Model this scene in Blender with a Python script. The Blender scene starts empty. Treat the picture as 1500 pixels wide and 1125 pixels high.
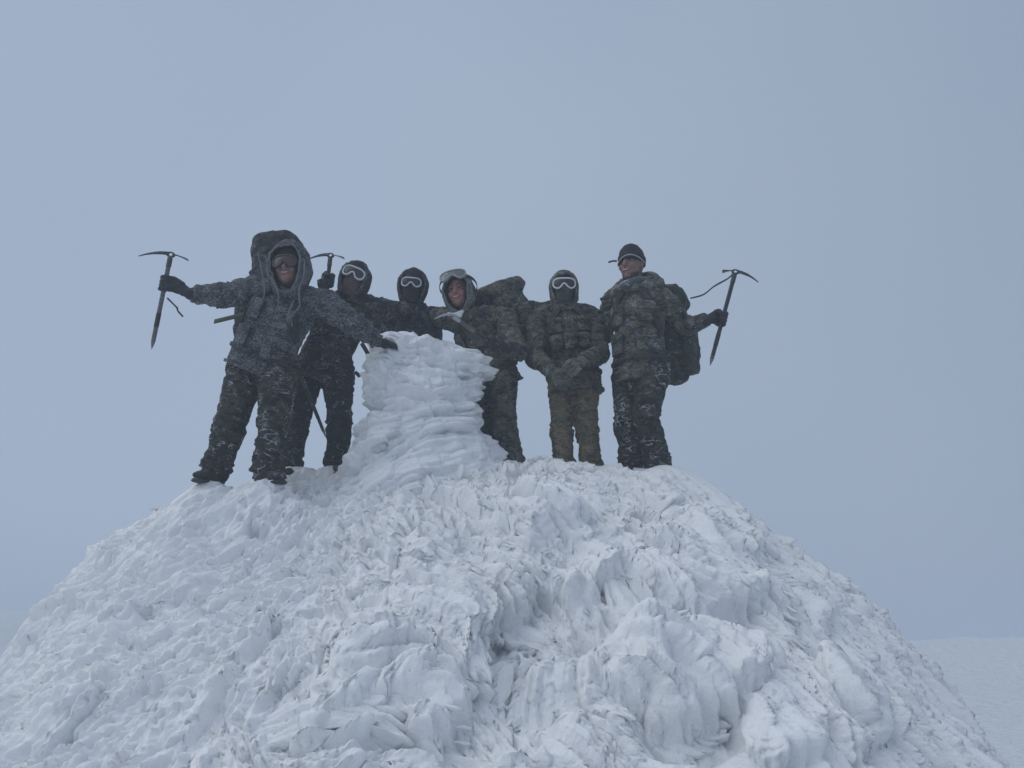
import bpy, math, random
import numpy as np
from mathutils import Vector

SC = bpy.context.scene
COL = SC.collection
random.seed(7)
RNG = np.random.default_rng(11)

# ---------------------------------------------------------------- camera
EYE = np.array((0.0, 0.0, 1.6))
PITCH = math.radians(18.0)
FPX = 1177.0                      # focal length in pixels of the 1500 px wide photograph
cam = bpy.data.cameras.new('camera')
cam.sensor_width = 36.0
cam.lens = FPX / 1500.0 * 36.0
cam.clip_end = 3000.0
cam_ob = bpy.data.objects.new('camera', cam)
COL.objects.link(cam_ob)
cam_ob.location = EYE
cam_ob.rotation_euler = (math.pi / 2 + PITCH, 0, 0)
SC.camera = cam_ob

# ---------------------------------------------------------------- light: a whiteout sky and a veiled sun
SUN_EL, SUN_AZ = math.radians(55), math.radians(-95)
world = bpy.data.worlds.new('World')
SC.world = world
world.use_nodes = True
wn, wl = world.node_tree.nodes, world.node_tree.links
wn.clear()
w_out = wn.new('ShaderNodeOutputWorld')
w_bg = wn.new('ShaderNodeBackground')
w_bg.inputs['Strength'].default_value = 0.1
w_sky = wn.new('ShaderNodeTexSky')
w_sky.sky_type = 'NISHITA'
w_sky.sun_disc = False
w_sky.sun_elevation = SUN_EL
w_sky.sun_rotation = SUN_AZ
w_sky.dust_density = 6.0
w_mix = wn.new('ShaderNodeMix')
w_mix.data_type = 'RGBA'
w_mix.inputs[0].default_value = 0.94           # the cloud the summit stands in hides nearly all of the clear sky
w_tc = wn.new('ShaderNodeTexCoord')
w_no = wn.new('ShaderNodeTexNoise')
w_no.inputs['Scale'].default_value = 1.4
w_no.inputs['Detail'].default_value = 2.0
w_ramp = wn.new('ShaderNodeValToRGB')
w_ramp.color_ramp.elements[0].position = 0.3
w_ramp.color_ramp.elements[0].color = (3.25, 4.08, 5.45, 1)
w_ramp.color_ramp.elements[1].position = 0.7
w_ramp.color_ramp.elements[1].color = (3.72, 4.55, 5.82, 1)
wl.new(w_tc.outputs['Generated'], w_no.inputs['Vector'])
wl.new(w_no.outputs['Fac'], w_ramp.inputs[0])
wl.new(w_sky.outputs[0], w_mix.inputs[6])
w_sep = wn.new('ShaderNodeSeparateXYZ')
w_mr = wn.new('ShaderNodeMapRange')
w_mr.interpolation_type = 'SMOOTHSTEP'
w_mr.inputs[1].default_value, w_mr.inputs[2].default_value = -0.5, 1.0      # cloud thins towards the veiled sun
w_mr.inputs[3].default_value, w_mr.inputs[4].default_value = 1.05, 0.86
w_mul = wn.new('ShaderNodeMix')
w_mul.data_type = 'RGBA'
w_mul.blend_type = 'MULTIPLY'
w_mul.inputs[0].default_value = 1.0
wl.new(w_tc.outputs['Generated'], w_sep.inputs[0])
wl.new(w_sep.outputs[0], w_mr.inputs[0])
wl.new(w_ramp.outputs[0], w_mul.inputs[6])
wl.new(w_mr.outputs[0], w_mul.inputs[7])
wl.new(w_mul.outputs[2], w_mix.inputs[7])
wl.new(w_mix.outputs[2], w_bg.inputs[0])
wl.new(w_bg.outputs[0], w_out.inputs[0])

sun = bpy.data.lights.new('sun', 'SUN')
sun.energy = 1.05
sun.angle = math.radians(85)
sun.color = (1.0, 0.97, 0.92)
sun_ob = bpy.data.objects.new('sun', sun)
COL.objects.link(sun_ob)
# the Nishita sky's rotation is counted from +Y towards +X
sd = Vector((math.sin(SUN_AZ) * math.cos(SUN_EL), math.cos(SUN_AZ) * math.cos(SUN_EL), math.sin(SUN_EL)))
sun_ob.rotation_euler = sd.to_track_quat('Z', 'Y').to_euler()

SC.view_settings.view_transform = 'Standard'
SC.view_settings.look = 'None'
SC.view_settings.gamma = 1.0
SC.view_settings.use_curve_mapping = False
SC.view_settings.exposure = 0.0
SC.cycles.use_denoising = True
SC.cycles.max_bounces = 8
SC.cycles.diffuse_bounces = 5
SC.cycles.volume_bounces = 2
SC.cycles.transparent_max_bounces = 8

# ---------------------------------------------------------------- helpers
def P(px, py, Y):
    """world point seen at pixel (px, py) of the 1500 x 1125 photograph, Y metres ahead"""
    u, v = (px - 750.0) / FPX, (562.5 - py) / FPX
    d = np.array((u, math.cos(PITCH) - v * math.sin(PITCH), math.sin(PITCH) + v * math.cos(PITCH)))
    return EYE + d * (Y / d[1])

def _hash(ix, iy, iz, seed):
    h = (ix.astype(np.int64) * 374761393 + iy.astype(np.int64) * 668265263 + iz.astype(np.int64) * 1274126177 + seed * 974634777) & 0xffffffff
    h = ((h ^ (h >> 13)) * 1103515245) & 0xffffffff
    h = ((h ^ (h >> 15)) * 2246822519) & 0xffffffff
    return ((h ^ (h >> 16)) & 0xffff) / 65535.0

def vnoise(p, seed=0):
    """3D value noise in 0..1; p (..., 3)"""
    p = np.asarray(p, float)
    i = np.floor(p)
    f = p - i
    f = f * f * f * (f * (f * 6 - 15) + 10)
    ix, iy, iz = (i[..., k].astype(np.int64) for k in range(3))
    fx, fy, fz = f[..., 0], f[..., 1], f[..., 2]
    r = 0
    for dx in (0, 1):
        wx = fx if dx else 1 - fx
        for dy in (0, 1):
            wy = fy if dy else 1 - fy
            for dz in (0, 1):
                r = r + wx * wy * (fz if dz else 1 - fz) * _hash(ix + dx, iy + dy, iz + dz, seed)
    return r

def vnoise2(x, y, seed=0):
    i, j = np.floor(x), np.floor(y)
    fx, fy = x - i, y - j
    fx, fy = fx * fx * (3 - 2 * fx), fy * fy * (3 - 2 * fy)
    i, j = i.astype(np.int64), j.astype(np.int64)
    z = np.zeros_like(i)
    a, b = _hash(i, j, z, seed), _hash(i + 1, j, z, seed)
    c, d = _hash(i, j + 1, z, seed), _hash(i + 1, j + 1, z, seed)
    return (a * (1 - fx) + b * fx) * (1 - fy) + (c * (1 - fx) + d * fx) * fy

def fbm(p, seed=0, oct=4):
    p = np.asarray(p, float)
    r, a, s = 0, 0.5, 0
    for k in range(oct):
        r = r + a * vnoise(p * 2 ** k, seed + k)
        s += a
        a *= 0.5
    return r / s

def smooth(x, a, b):
    t = np.clip((np.asarray(x, float) - a) / (b - a), 0, 1)
    return t * t * (3 - 2 * t)

def unit(v):
    v = np.asarray(v, float)
    return v / (np.linalg.norm(v) + 1e-12)

def mesh_data(name, verts, faces, mat=None, shade=True, uv=None):
    me = bpy.data.meshes.new(name)
    verts = np.asarray(verts, np.float32)
    if isinstance(faces, np.ndarray) and faces.ndim == 2:
        n, k = faces.shape
        me.vertices.add(len(verts))
        me.vertices.foreach_set('co', verts.ravel())
        me.loops.add(n * k)
        me.loops.foreach_set('vertex_index', faces.astype(np.int32).ravel())
        me.polygons.add(n)
        me.polygons.foreach_set('loop_start', np.arange(0, n * k, k, dtype=np.int32))
        me.polygons.foreach_set('loop_total', np.full(n, k, np.int32))
        me.update(calc_edges=True)
        me.validate()
    else:
        me.from_pydata([tuple(map(float, v)) for v in verts], [], [tuple(map(int, f)) for f in faces])
    if uv is not None:
        lay = me.uv_layers.new(name='UVMap')
        li = np.empty(len(me.loops), np.int32)
        me.loops.foreach_get('vertex_index', li)
        lay.data.foreach_set('uv', np.asarray(uv, np.float32)[li].ravel())
    if mat is not None:
        me.materials.append(mat)
    if shade:
        me.polygons.foreach_set('use_smooth', np.ones(len(me.polygons), bool))
    me.update()
    return me

def link(name, me, parent=None, loc=None):
    o = bpy.data.objects.new(name, me)
    COL.objects.link(o)
    if parent is not None:
        o.parent = parent
    if loc is not None:
        o.location = loc
    return o

def tag(o, label=None, cat=None, group=None, kind=None):
    if label: o['label'] = label
    if cat: o['category'] = cat
    if group: o['group'] = group
    if kind: o['kind'] = kind
    return o

def grid_faces(ny, nx, wrap=False):
    i = np.arange(ny - 1)[:, None]
    m = nx if wrap else nx - 1
    j = np.arange(m)[None, :]
    jn = (j + 1) % nx
    a = i * nx + j
    b = i * nx + jn
    return np.stack([a, b, b + nx, a + nx], -1).reshape(-1, 4)

# ---------------------------------------------------------------- materials
def new_mat(name):
    m = bpy.data.materials.new(name)
    m.use_nodes = True
    nt = m.node_tree
    b = nt.nodes['Principled BSDF']
    return m, nt.nodes, nt.links, b

def simple_mat(name, col, rough=0.7, metal=0.0, var=0.25, scale=30.0, bump=0.2, frost=0.0, frost_scale=60.0, coord='Object', line=0.0, line_scale=9.0, frost_col=(0.5, 0.53, 0.57)):
    """one worn colour, with optional frost: specks of rime and thin rime lines"""
    m, N, L, b = new_mat(name)
    tc = N.new('ShaderNodeTexCoord')
    no = N.new('ShaderNodeTexNoise'); no.inputs['Scale'].default_value = scale; no.inputs['Detail'].default_value = 5
    L.new(tc.outputs[coord], no.inputs['Vector'])
    mx = N.new('ShaderNodeMix'); mx.data_type = 'RGBA'
    mx.inputs[6].default_value = tuple(c * (1 - var) for c in col) + (1,)
    mx.inputs[7].default_value = tuple(min(1, c * (1 + var)) for c in col) + (1,)
    L.new(no.outputs['Fac'], mx.inputs[0])
    out = mx.outputs[2]
    if frost > 0 or line > 0:
        out = frost_nodes(N, L, tc.outputs[coord], out, frost, frost_scale, line, line_scale, frost_col)
    L.new(out, b.inputs['Base Color'])
    b.inputs['Roughness'].default_value = rough
    b.inputs['Metallic'].default_value = metal
    if bump:
        bp = N.new('ShaderNodeBump'); bp.inputs['Strength'].default_value = bump; bp.inputs['Distance'].default_value = 0.004
        L.new(no.outputs['Fac'], bp.inputs['Height'])
        L.new(bp.outputs[0], b.inputs['Normal'])
    return m

def frost_nodes(N, L, vec, col_out, frost, fscale, line, lscale, fcol, patch=0.8):
    # wind-blown specks, denser in patches
    n1 = N.new('ShaderNodeTexNoise'); n1.inputs['Scale'].default_value = fscale; n1.inputs['Detail'].default_value = 3; n1.inputs['Roughness'].default_value = 0.75
    n2 = N.new('ShaderNodeTexNoise'); n2.inputs['Scale'].default_value = fscale * 0.13; n2.inputs['Detail'].default_value = 3
    ms = N.new('ShaderNodeMapping'); ms.inputs['Scale'].default_value = (0.55, 0.55, 1.45); ms.inputs['Rotation'].default_value = (0.2, 0.35, 0)
    L.new(vec, ms.inputs['Vector']); L.new(ms.outputs[0], n1.inputs['Vector']); L.new(vec, n2.inputs['Vector'])
    ad = N.new('ShaderNodeMath'); ad.operation = 'MULTIPLY_ADD'; ad.inputs[1].default_value = patch
    L.new(n2.outputs['Fac'], ad.inputs[0]); L.new(n1.outputs['Fac'], ad.inputs[2])
    mr = N.new('ShaderNodeMapRange'); mr.interpolation_type = 'SMOOTHSTEP'
    k = (patch - 0.8) * 0.5
    mr.inputs[1].default_value = 1.12 - 0.42 * frost + k; mr.inputs[2].default_value = 1.32 - 0.36 * frost + k
    L.new(ad.outputs[0], mr.inputs[0])
    mask = mr.outputs[0]
    if line > 0:
        # rime caught along the creases: thin broken lines
        n3 = N.new('ShaderNodeTexNoise'); n3.inputs['Scale'].default_value = lscale; n3.inputs['Detail'].default_value = 2.5; n3.inputs['Distortion'].default_value = 0.6
        mp = N.new('ShaderNodeMapping'); mp.inputs['Scale'].default_value = (1.0, 1.0, 2.1)
        L.new(vec, mp.inputs['Vector']); L.new(mp.outputs[0], n3.inputs['Vector'])
        s = N.new('ShaderNodeMath'); s.operation = 'SUBTRACT'; s.inputs[1].default_value = 0.5
        a = N.new('ShaderNodeMath'); a.operation = 'ABSOLUTE'
        r = N.new('ShaderNodeMapRange'); r.inputs[1].default_value = 0.004; r.inputs[2].default_value = 0.004 + 0.022 * line; r.inputs[3].default_value = 1; r.inputs[4].default_value = 0
        L.new(n3.outputs['Fac'], s.inputs[0]); L.new(s.outputs[0], a.inputs[0]); L.new(a.outputs[0], r.inputs[0])
        n4 = N.new('ShaderNodeTexNoise'); n4.inputs['Scale'].default_value = lscale * 0.9; n4.inputs['Detail'].default_value = 2
        L.new(vec, n4.inputs['Vector'])
        r4 = N.new('ShaderNodeMapRange'); r4.inputs[1].default_value = 0.5; r4.inputs[2].default_value = 0.62
        L.new(n4.outputs['Fac'], r4.inputs[0])
        mu = N.new('ShaderNodeMath'); mu.operation = 'MULTIPLY'
        L.new(r.outputs[0], mu.inputs[0]); L.new(r4.outputs[0], mu.inputs[1])
        mm = N.new('ShaderNodeMath'); mm.operation = 'MAXIMUM'
        L.new(mask, mm.inputs[0]); L.new(mu.outputs[0], mm.inputs[1])
        mask = mm.outputs[0]
    mx = N.new('ShaderNodeMix'); mx.data_type = 'RGBA'
    mx.inputs[7].default_value = tuple(fcol) + (1,)
    L.new(col_out, mx.inputs[6]); L.new(mask, mx.inputs[0])
    return mx.outputs[2]

def camo_mat(name, cols, frost=0.3, line=0.0, scale=7.0, line_scale=9.0, fscale=75.0, fcol=(0.5, 0.53, 0.57), patch=0.8):
    m, N, L, b = new_mat(name)
    tc = N.new('ShaderNodeTexCoord')
    mp = N.new('ShaderNodeMapping'); mp.inputs['Scale'].default_value = (1.0, 1.0, 1.6)
    L.new(tc.outputs['Object'], mp.inputs['Vector'])
    out = None
    for k, c in enumerate(cols[1:]):
        n = N.new('ShaderNodeTexNoise'); n.noise_dimensions = '4D'; n.inputs['W'].default_value = 3.7 * k + 1
        n.inputs['Scale'].default_value = scale * (1 + 0.5 * k); n.inputs['Detail'].default_value = 3; n.inputs['Distortion'].default_value = 0.8
        L.new(mp.outputs[0], n.inputs['Vector'])
        r = N.new('ShaderNodeMapRange'); r.inputs[1].default_value = 0.52; r.inputs[2].default_value = 0.56
        L.new(n.outputs['Fac'], r.inputs[0])
        mx = N.new('ShaderNodeMix'); mx.data_type = 'RGBA'
        if out is None: mx.inputs[6].default_value = tuple(cols[0]) + (1,)
        else: L.new(out, mx.inputs[6])
        mx.inputs[7].default_value = tuple(c) + (1,)
        L.new(r.outputs[0], mx.inputs[0])
        out = mx.outputs[2]
    out = frost_nodes(N, L, tc.outputs['Object'], out, frost, fscale, line, line_scale, fcol, patch)
    L.new(out, b.inputs['Base Color'])
    b.inputs['Roughness'].default_value = 0.85
    b.inputs['Specular IOR Level'].default_value = 0.25
    bn = N.new('ShaderNodeTexNoise'); bn.inputs['Scale'].default_value = 26; bn.inputs['Detail'].default_value = 4
    L.new(mp.outputs[0], bn.inputs['Vector'])
    bp = N.new('ShaderNodeBump'); bp.inputs['Strength'].default_value = 0.6; bp.inputs['Distance'].default_value = 0.012
    L.new(bn.outputs['Fac'], bp.inputs['Height']); L.new(bp.outputs[0], b.inputs['Normal'])
    return m

def snow_mat(name, streak=False, base=(0.885, 0.905, 0.90), bscale=46.0, bdist=0.013):
    m, N, L, b = new_mat(name)
    tc = N.new('ShaderNodeTexCoord')
    n0 = N.new('ShaderNodeTexNoise'); n0.inputs['Scale'].default_value = 2.2; n0.inputs['Detail'].default_value = 4
    n1 = N.new('ShaderNodeTexNoise'); n1.inputs['Scale'].default_value = bscale; n1.inputs['Detail'].default_value = 4; n1.inputs['Roughness'].default_value = 0.65
    for n in (n0, n1): L.new(tc.outputs['Object'], n.inputs['Vector'])
    mx = N.new('ShaderNodeMix'); mx.data_type = 'RGBA'
    mx.inputs[6].default_value = (base[0] * 0.97, base[1] * 0.955, base[2] * 0.985, 1)
    mx.inputs[7].default_value = tuple(base) + (1,)
    L.new(n0.outputs['Fac'], mx.inputs[0]); L.new(mx.outputs[2], b.inputs['Base Color'])
    b.inputs['Roughness'].default_value = 0.75
    b.inputs['Specular IOR Level'].default_value = 0.2
    bp = N.new('ShaderNodeBump'); bp.inputs['Strength'].default_value = 0.7; bp.inputs['Distance'].default_value = bdist
    L.new(n1.outputs['Fac'], bp.inputs['Height'])
    last = bp
    if streak:
        # hoar fibres running along the feather (UV: u across, v along)
        mp = N.new('ShaderNodeMapping'); mp.inputs['Scale'].default_value = (60.0, 7.0, 1.0)
        oi = N.new('ShaderNodeObjectInfo')
        L.new(tc.outputs['UV'], mp.inputs['Vector']); L.new(oi.outputs['Random'], mp.inputs['Location'])
        n2 = N.new('ShaderNodeTexNoise'); n2.inputs['Scale'].default_value = 1.0; n2.inputs['Detail'].default_value = 4; n2.inputs['Distortion'].default_value = 0.5
        L.new(mp.outputs[0], n2.inputs['Vector'])
        b2 = N.new('ShaderNodeBump'); b2.inputs['Strength'].default_value = 0.7; b2.inputs['Distance'].default_value = 0.008
        L.new(n2.outputs['Fac'], b2.inputs['Height']); L.new(bp.outputs[0], b2.inputs['Normal'])
        last = b2
    L.new(last.outputs[0], b.inputs['Normal'])
    return m

M_SNOW = snow_mat('rime')
M_GROUND = snow_mat('wind_scoured_snow', False, (0.66, 0.70, 0.71), 2.2, 0.35)
M_FEATHER = snow_mat('rime_feather', True)
# ================================================================ ground
gx = np.concatenate([-np.geomspace(900, 8, 60), np.linspace(-7.5, 7.5, 60), np.geomspace(8, 900, 60)])
gy = np.concatenate([-np.geomspace(300, 2, 20), np.linspace(-1.5, 12, 50), np.geomspace(12.5, 1400, 90)])
GX, GY = np.meshgrid(gx, gy)
def ground_z(x, y):
    p = np.stack([x, y, np.zeros_like(x)], -1)
    z = 0.5 * (fbm(p * 0.12, 3, 3) - 0.5) + 0.12 * (fbm(p * 0.9, 9, 3) - 0.5)
    far = smooth(np.hypot(x, y), 8, 40)
    z = z * (0.5 + 1.5 * far)
    z = z + 3.4 * smooth(-x, 9, 30) * smooth(y, 6, 34)           # the plateau rises gently on the left
    z = z + 1.75 * smooth(x, 4, 18) * smooth(y, 18, 44) * (1 - smooth(y, 48, 90))   # a low swell on the right hides what lies beyond
    z = z - 30 * smooth(np.hypot(x, y), 160, 900)
    return z
g_me = mesh_data('ground', np.stack([GX, GY, ground_z(GX, GY)], -1).reshape(-1, 3), grid_faces(len(gy), len(gx)), M_GROUND)
tag(link('ground', g_me), 'flat snow covered summit plateau fading into the whiteout', None, None, 'structure')

# ================================================================ mound: the rime covered summit cairn platform
A0, B0 = np.array((-1.75, 6.0)), np.array((0.95, 6.0))
TAB = {
    'l': ([0, .45, .82, 1.2, 1.5, 1.80, 2.3, 3.2, 5], [0, .0, .05, .28, .72, 1.40, 2.15, 2.8, 3.1]),
    'r': ([0, .25, .5, .75, 1.0, 1.45, 1.80, 2.05, 2.4, 3.0, 5], [0, .06, .16, .31, .50, .88, 1.30, 1.75, 2.35, 2.8, 3.1]),
    'f': ([0, .25, .5, .8, 1.1, 1.6, 2.2, 2.7, 3.4, 4.4, 6], [0, .05, .15, .34, .53, .88, 1.30, 1.70, 2.27, 2.85, 3.1]),
    'b': ([0, .6, 1.1, 1.8, 2.6, 3.6, 5], [0, .08, .35, 1.0, 1.9, 2.8, 3.1]),
}
FEET = []          # (x, y, z) where boots stand, filled before the mound is built

def mound_base(x, y):
    t = np.clip((x - A0[0]) / (B0[0] - A0[0]), 0, 1)
    qx = A0[0] + t * (B0[0] - A0[0])
    dx, dy = x - qx, y - 6.0
    d = np.hypot(dx, dy) + 1e-9
    cx, cy = dx / d, dy / d
    d = d * (1 + 4 * cx ** 2 * cy ** 2 * (cy < 0) * np.where(cx < 0, .20, .10))
    wl_, wr, wf, wb = np.clip(-cx, 0, 1) ** 2, np.clip(cx, 0, 1) ** 2, np.clip(-cy, 0, 1) ** 2, np.clip(cy, 0, 1) ** 2
    g = sum(w * np.interp(d, *TAB[k]) for k, w in (('l', wl_), ('r', wr), ('f', wf), ('b', wb)))
    top = np.interp(x, [-2.4, -1.9, -1.2, -.7, .2, .9, 1.3, 2.0], [2.64, 2.67, 2.77, 2.90, 2.92, 2.86, 2.76, 2.74])
    z = top - g
    for fx, fy, fz in FEET:
        w = np.exp(-((x - fx) ** 2 + (y - fy) ** 2) / (2 * .19 ** 2))
        z = z * (1 - w) + w * fz
    return z

XS = np.concatenate([np.linspace(-5, -3.5, 50, False), np.linspace(-3.5, 3.1, 900, False), np.linspace(3.1, 5, 60)])
YS = np.concatenate([np.linspace(1.5, 2.8, 50, False), np.linspace(2.8, 5.7, 430, False), np.linspace(5.7, 6.6, 60, False), np.linspace(6.6, 9.5, 60)])
NX, NY = len(XS), len(YS)
SX, SY = np.gradient(XS), np.gradient(YS)

def cast(px, py):
    """where the ray through a pixel meets the undisplaced mound"""
    a, b = P(px, py, 1.0), P(px, py, 2.0)
    ts = np.linspace(1.5, 9, 600)
    pts = a + (b - a) * (ts[:, None] - 1.0)
    h = mound_base(pts[:, 0], pts[:, 1])
    below = np.nonzero(pts[:, 2] < h)[0]
    return pts[below[0]] if len(below) else None

def build_mound():
    X, Y = np.meshgrid(XS, YS)
    # which way the rime feathers grow (direction in the picture), read at a few places
    ctrl = [(60, 1000, -.45, .9), (200, 1080, -.5, .87), (300, 900, -.75, .66), (430, 880, -.6, .8), (180, 830, -.95, .3), (110, 900, -.8, .6), (330, 740, -.9, .4),
            (470, 740, -.5, .8), (420, 1000, -.3, .9), (530, 830, .6, .8), (620, 790, .8, .55), (600, 890, .97, .2), (560, 990, .98, .1), (500, 1080, .98, -.02), (350, 1090, .8, .5), (620, 710, .5, .8), (700, 720, .6, .75),
            (760, 770, .7, .7), (900, 740, .85, .5), (1000, 800, .6, .8), (1050, 740, .8, .6), (1150, 830, .75, .65), (1250, 900, .75, .65), (1350, 1000, .7, .7),
            (1100, 1050, .6, .75), (760, 930, -.5, .85), (820, 950, -.4, .9), (740, 1060, .55, .75), (850, 1020, .75, .55), (980, 960, .9, .35), (1000, 1100, .7, .6), (1230, 1080, .55, .8), (850, 870, .6, .6)]
    pts, dirs = [], []
    for px, py, a, b in ctrl:
        c = cast(px, py)
        if c is None: continue
        pts.append(c[:2]); dirs.append(unit((a, -b / 0.78)))
    pts, dirs = np.array(pts), np.array(dirs)
    # outside the frame the feathers fan outward from the summit
    for ang in range(0, 181, 20):
        t = math.radians(ang)
        for r in (1.5, 3.0):
            pts = np.vstack([pts, (-.4 + (1.2 + r) * math.cos(t), 6.4 + r * math.sin(t))])
            dirs = np.vstack([dirs, unit((math.cos(t), math.sin(t)))])
    cx, cy = X[::8, ::8], Y[::8, ::8]
    w = 1.0 / (((cx[..., None] - pts[:, 0]) ** 2 + (cy[..., None] - pts[:, 1]) ** 2) ** 1.5 + 1e-3)
    F = (w[..., None] * dirs).sum(-2)
    ang_n = (vnoise2(cx * 2.0, cy * 2.0, 5) - .5) * .8 + (vnoise2(cx * 5, cy * 5, 6) - .5) * 0.4
    F /= np.linalg.norm(F, axis=-1, keepdims=True) + 1e-9
    F = np.stack([F[..., 0] * np.cos(ang_n) - F[..., 1] * np.sin(ang_n), F[..., 0] * np.sin(ang_n) + F[..., 1] * np.cos(ang_n)], -1)
    # back to the full grid
    fi = np.clip(np.arange(NY) / 8.0, 0, F.shape[0] - 1.001); fj = np.clip(np.arange(NX) / 8.0, 0, F.shape[1] - 1.001)
    i0, j0 = fi.astype(int), fj.astype(int)
    a, b = (fi - i0)[:, None, None], (fj - j0)[None, :, None]
    F = (F[i0][:, j0] * (1 - a) + F[i0 + 1][:, j0] * a) * (1 - b) + (F[i0][:, j0 + 1] * (1 - a) + F[i0 + 1][:, j0 + 1] * a) * b
    F /= np.linalg.norm(F, axis=-1, keepdims=True) + 1e-9

    H = mound_base(X, Y)
    p3 = np.stack([X, Y, np.zeros_like(X)], -1)
    keep = np.ones_like(X)                       # less relief where boots stand
    for fx, fy, fz in FEET:
        keep *= 1 - .75 * np.exp(-((X - fx) ** 2 + (Y - fy) ** 2) / (2 * .13 ** 2))
    low = (fbm(p3 * 1.5, 21, 3) - .5) * .17 * smooth(np.hypot(X - np.clip(X, -1.75, .95), Y - 6), .5, 1.4)
    # hollows under the overhanging lobes and round bosses, placed where the photograph has them
    def bump(px, py, r, amp, sx=1.0):
        c = cast(px, py)
        if c is None: return 0
        return amp * np.exp(-(((X - c[0]) / (r * sx)) ** 2 + ((Y - c[1]) / r) ** 2))
    low = low + bump(760, 880, .22, -.13) + bump(960, 895, .13, -.15, 2.4) + bump(1000, 1040, .16, -.10, 1.6) + bump(850, 900, .16, -.10) + bump(800, 985, .14, -.08, 1.5)
    low = low + bump(800, 770, .28, .12) + bump(990, 800, .26, .11) + bump(600, 900, .28, .10) + bump(990, 965, .2, .12, 1.4) + bump(1110, 1055, .16, .12) + bump(1210, 1030, .14, .10) + bump(1130, 885, .16, .09)
    low = low + bump(430, 890, .1, -.06) + bump(250, 860, .1, -.06, 1.5) + bump(330, 880, .08, -.07) + bump(600, 770, .09, -.07) + bump(620, 720, .09, -.05) + bump(540, 1000, .07, -.06, 2.5) + bump(640, 1090, .14, -.09, 1.3) + bump(120, 1010, .12, .08) + bump(90, 900, .14, .06)

    # scalloped overhanging ledges: the crust above the line stands proud, below it is hollowed out
    rel = np.stack([X, Y, H], -1) - EYE
    dep = rel[..., 1] * math.cos(PITCH) + rel[..., 2] * math.sin(PITCH)
    PXX = 750 + FPX * rel[..., 0] / dep
    PYY = 562.5 - FPX * (rel[..., 2] * math.cos(PITCH) - rel[..., 1] * math.sin(PITCH)) / dep
    step = np.zeros_like(X)
    scal = 26 * (vnoise2(PXX / 34, PYY / 60, 91) - .5) + 12 * (vnoise2(PXX / 13, PYY / 30, 92) - .5)
    def ledge(pts, amp, up=110, dn=70, vertical=False):
        pts = np.array(pts, float)
        s, o = (PYY, PXX) if vertical else (PXX, PYY)
        sd = o + scal - np.interp(s, pts[:, 0], pts[:, 1])
        fade = smooth(s, pts[0, 0] - 10, pts[0, 0] + 35) * (1 - smooth(s, pts[-1, 0] - 35, pts[-1, 0] + 10))
        e = smooth(sd, -8, 12)
        return amp * fade * ((1 - e) * np.exp(-(np.minimum(sd, 0) / up) ** 2) - .95 * e * np.exp(-(np.maximum(sd, 0) / dn) ** 1.5))
    step += ledge([(680, 890), (720, 850), (770, 830), (830, 845), (880, 835), (905, 838), (960, 868), (1000, 880), (1040, 872), (1095, 855)], .085, 110, 80)
    step += ledge([(840, 690), (880, 690), (920, 697), (960, 692), (1000, 655), (1040, 622), (1080, 600)], .075, 150, 70, True)
    step += ledge([(880, 975), (960, 1008), (1020, 1012), (1090, 975)], .09, 90, 50)
    step += ledge([(1050, 1060), (1110, 1098), (1175, 1075)], .06, 60, 30)
    step += ledge([(1150, 1030), (1210, 1068), (1270, 1045)], .06, 60, 30)
    step += ledge([(640, 745), (700, 775), (760, 795), (810, 790), (850, 755)], .05, 70, 50)
    step += ledge([(940, 760), (1040, 800), (1100, 790)], .05, 70, 40)
    step += ledge([(500, 975), (560, 960), (640, 975), (690, 960)], .05, 60, 35)
    step += ledge([(420, 1075), (500, 1040), (580, 1050), (640, 1030)], .06, 60, 40)
    step += ledge([(380, 930), (430, 900), (470, 880)], .05, 50, 40)
    step += ledge([(180, 905), (230, 880), (300, 845), (330, 830)], .055, 60, 50)
    step += ledge([(90, 870), (130, 850), (180, 860)], .04, 50, 30)
    step += ledge([(1090, 840), (1140, 870), (1190, 910)], .05, 60, 40)
    step += ledge([(680, 1070), (740, 1050), (800, 1075)], -.05, 60, 40)

    def sample(A, qi, qj):
        qi = np.clip(qi, 0, NY - 1.001); qj = np.clip(qj, 0, NX - 1.001)
        i, j = qi.astype(np.int32), qj.astype(np.int32)
        a, b = qi - i, qj - j
        return (A[i, j] * (1 - b) + A[i, j + 1] * b) * (1 - a) + (A[i + 1, j] * (1 - b) + A[i + 1, j + 1] * b) * a

    def shingle(cell, L, seed, thr, steps):
        """growth knots drawn out along the flow: low at the root, thick at the tip, then a sharp drop"""
        n = vnoise2(X / cell, Y / cell, seed)
        n = np.clip((n - thr) / (1 - thr), 0, 1) ** .8
        len_ = .55 + .9 * vnoise2(X / (cell * 3), Y / (cell * 3), seed + 1)
        st = L / steps
        qi, qj = np.meshgrid(np.arange(NY, dtype=float), np.arange(NX, dtype=float), indexing='ij')
        best = np.zeros_like(X)
        for k in range(steps + 1):
            s = 1 - k / steps                       # k = 0 sits on the tip
            wgt = s ** .9 if k else .8
            best = np.maximum(best, wgt * sample(n * np.clip(len_, 0, 1), qi, qj))
            fx, fy = F[np.clip(qi, 0, NY - 1).astype(np.int32), np.clip(qj, 0, NX - 1).astype(np.int32)].transpose(2, 0, 1)
            ii, jj = np.clip(qi, 0, NY - 1).astype(np.int32), np.clip(qj, 0, NX - 1).astype(np.int32)
            qi = qi + fy * st / SY[ii]
            qj = qj + fx * st / SX[jj]
        return best
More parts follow.
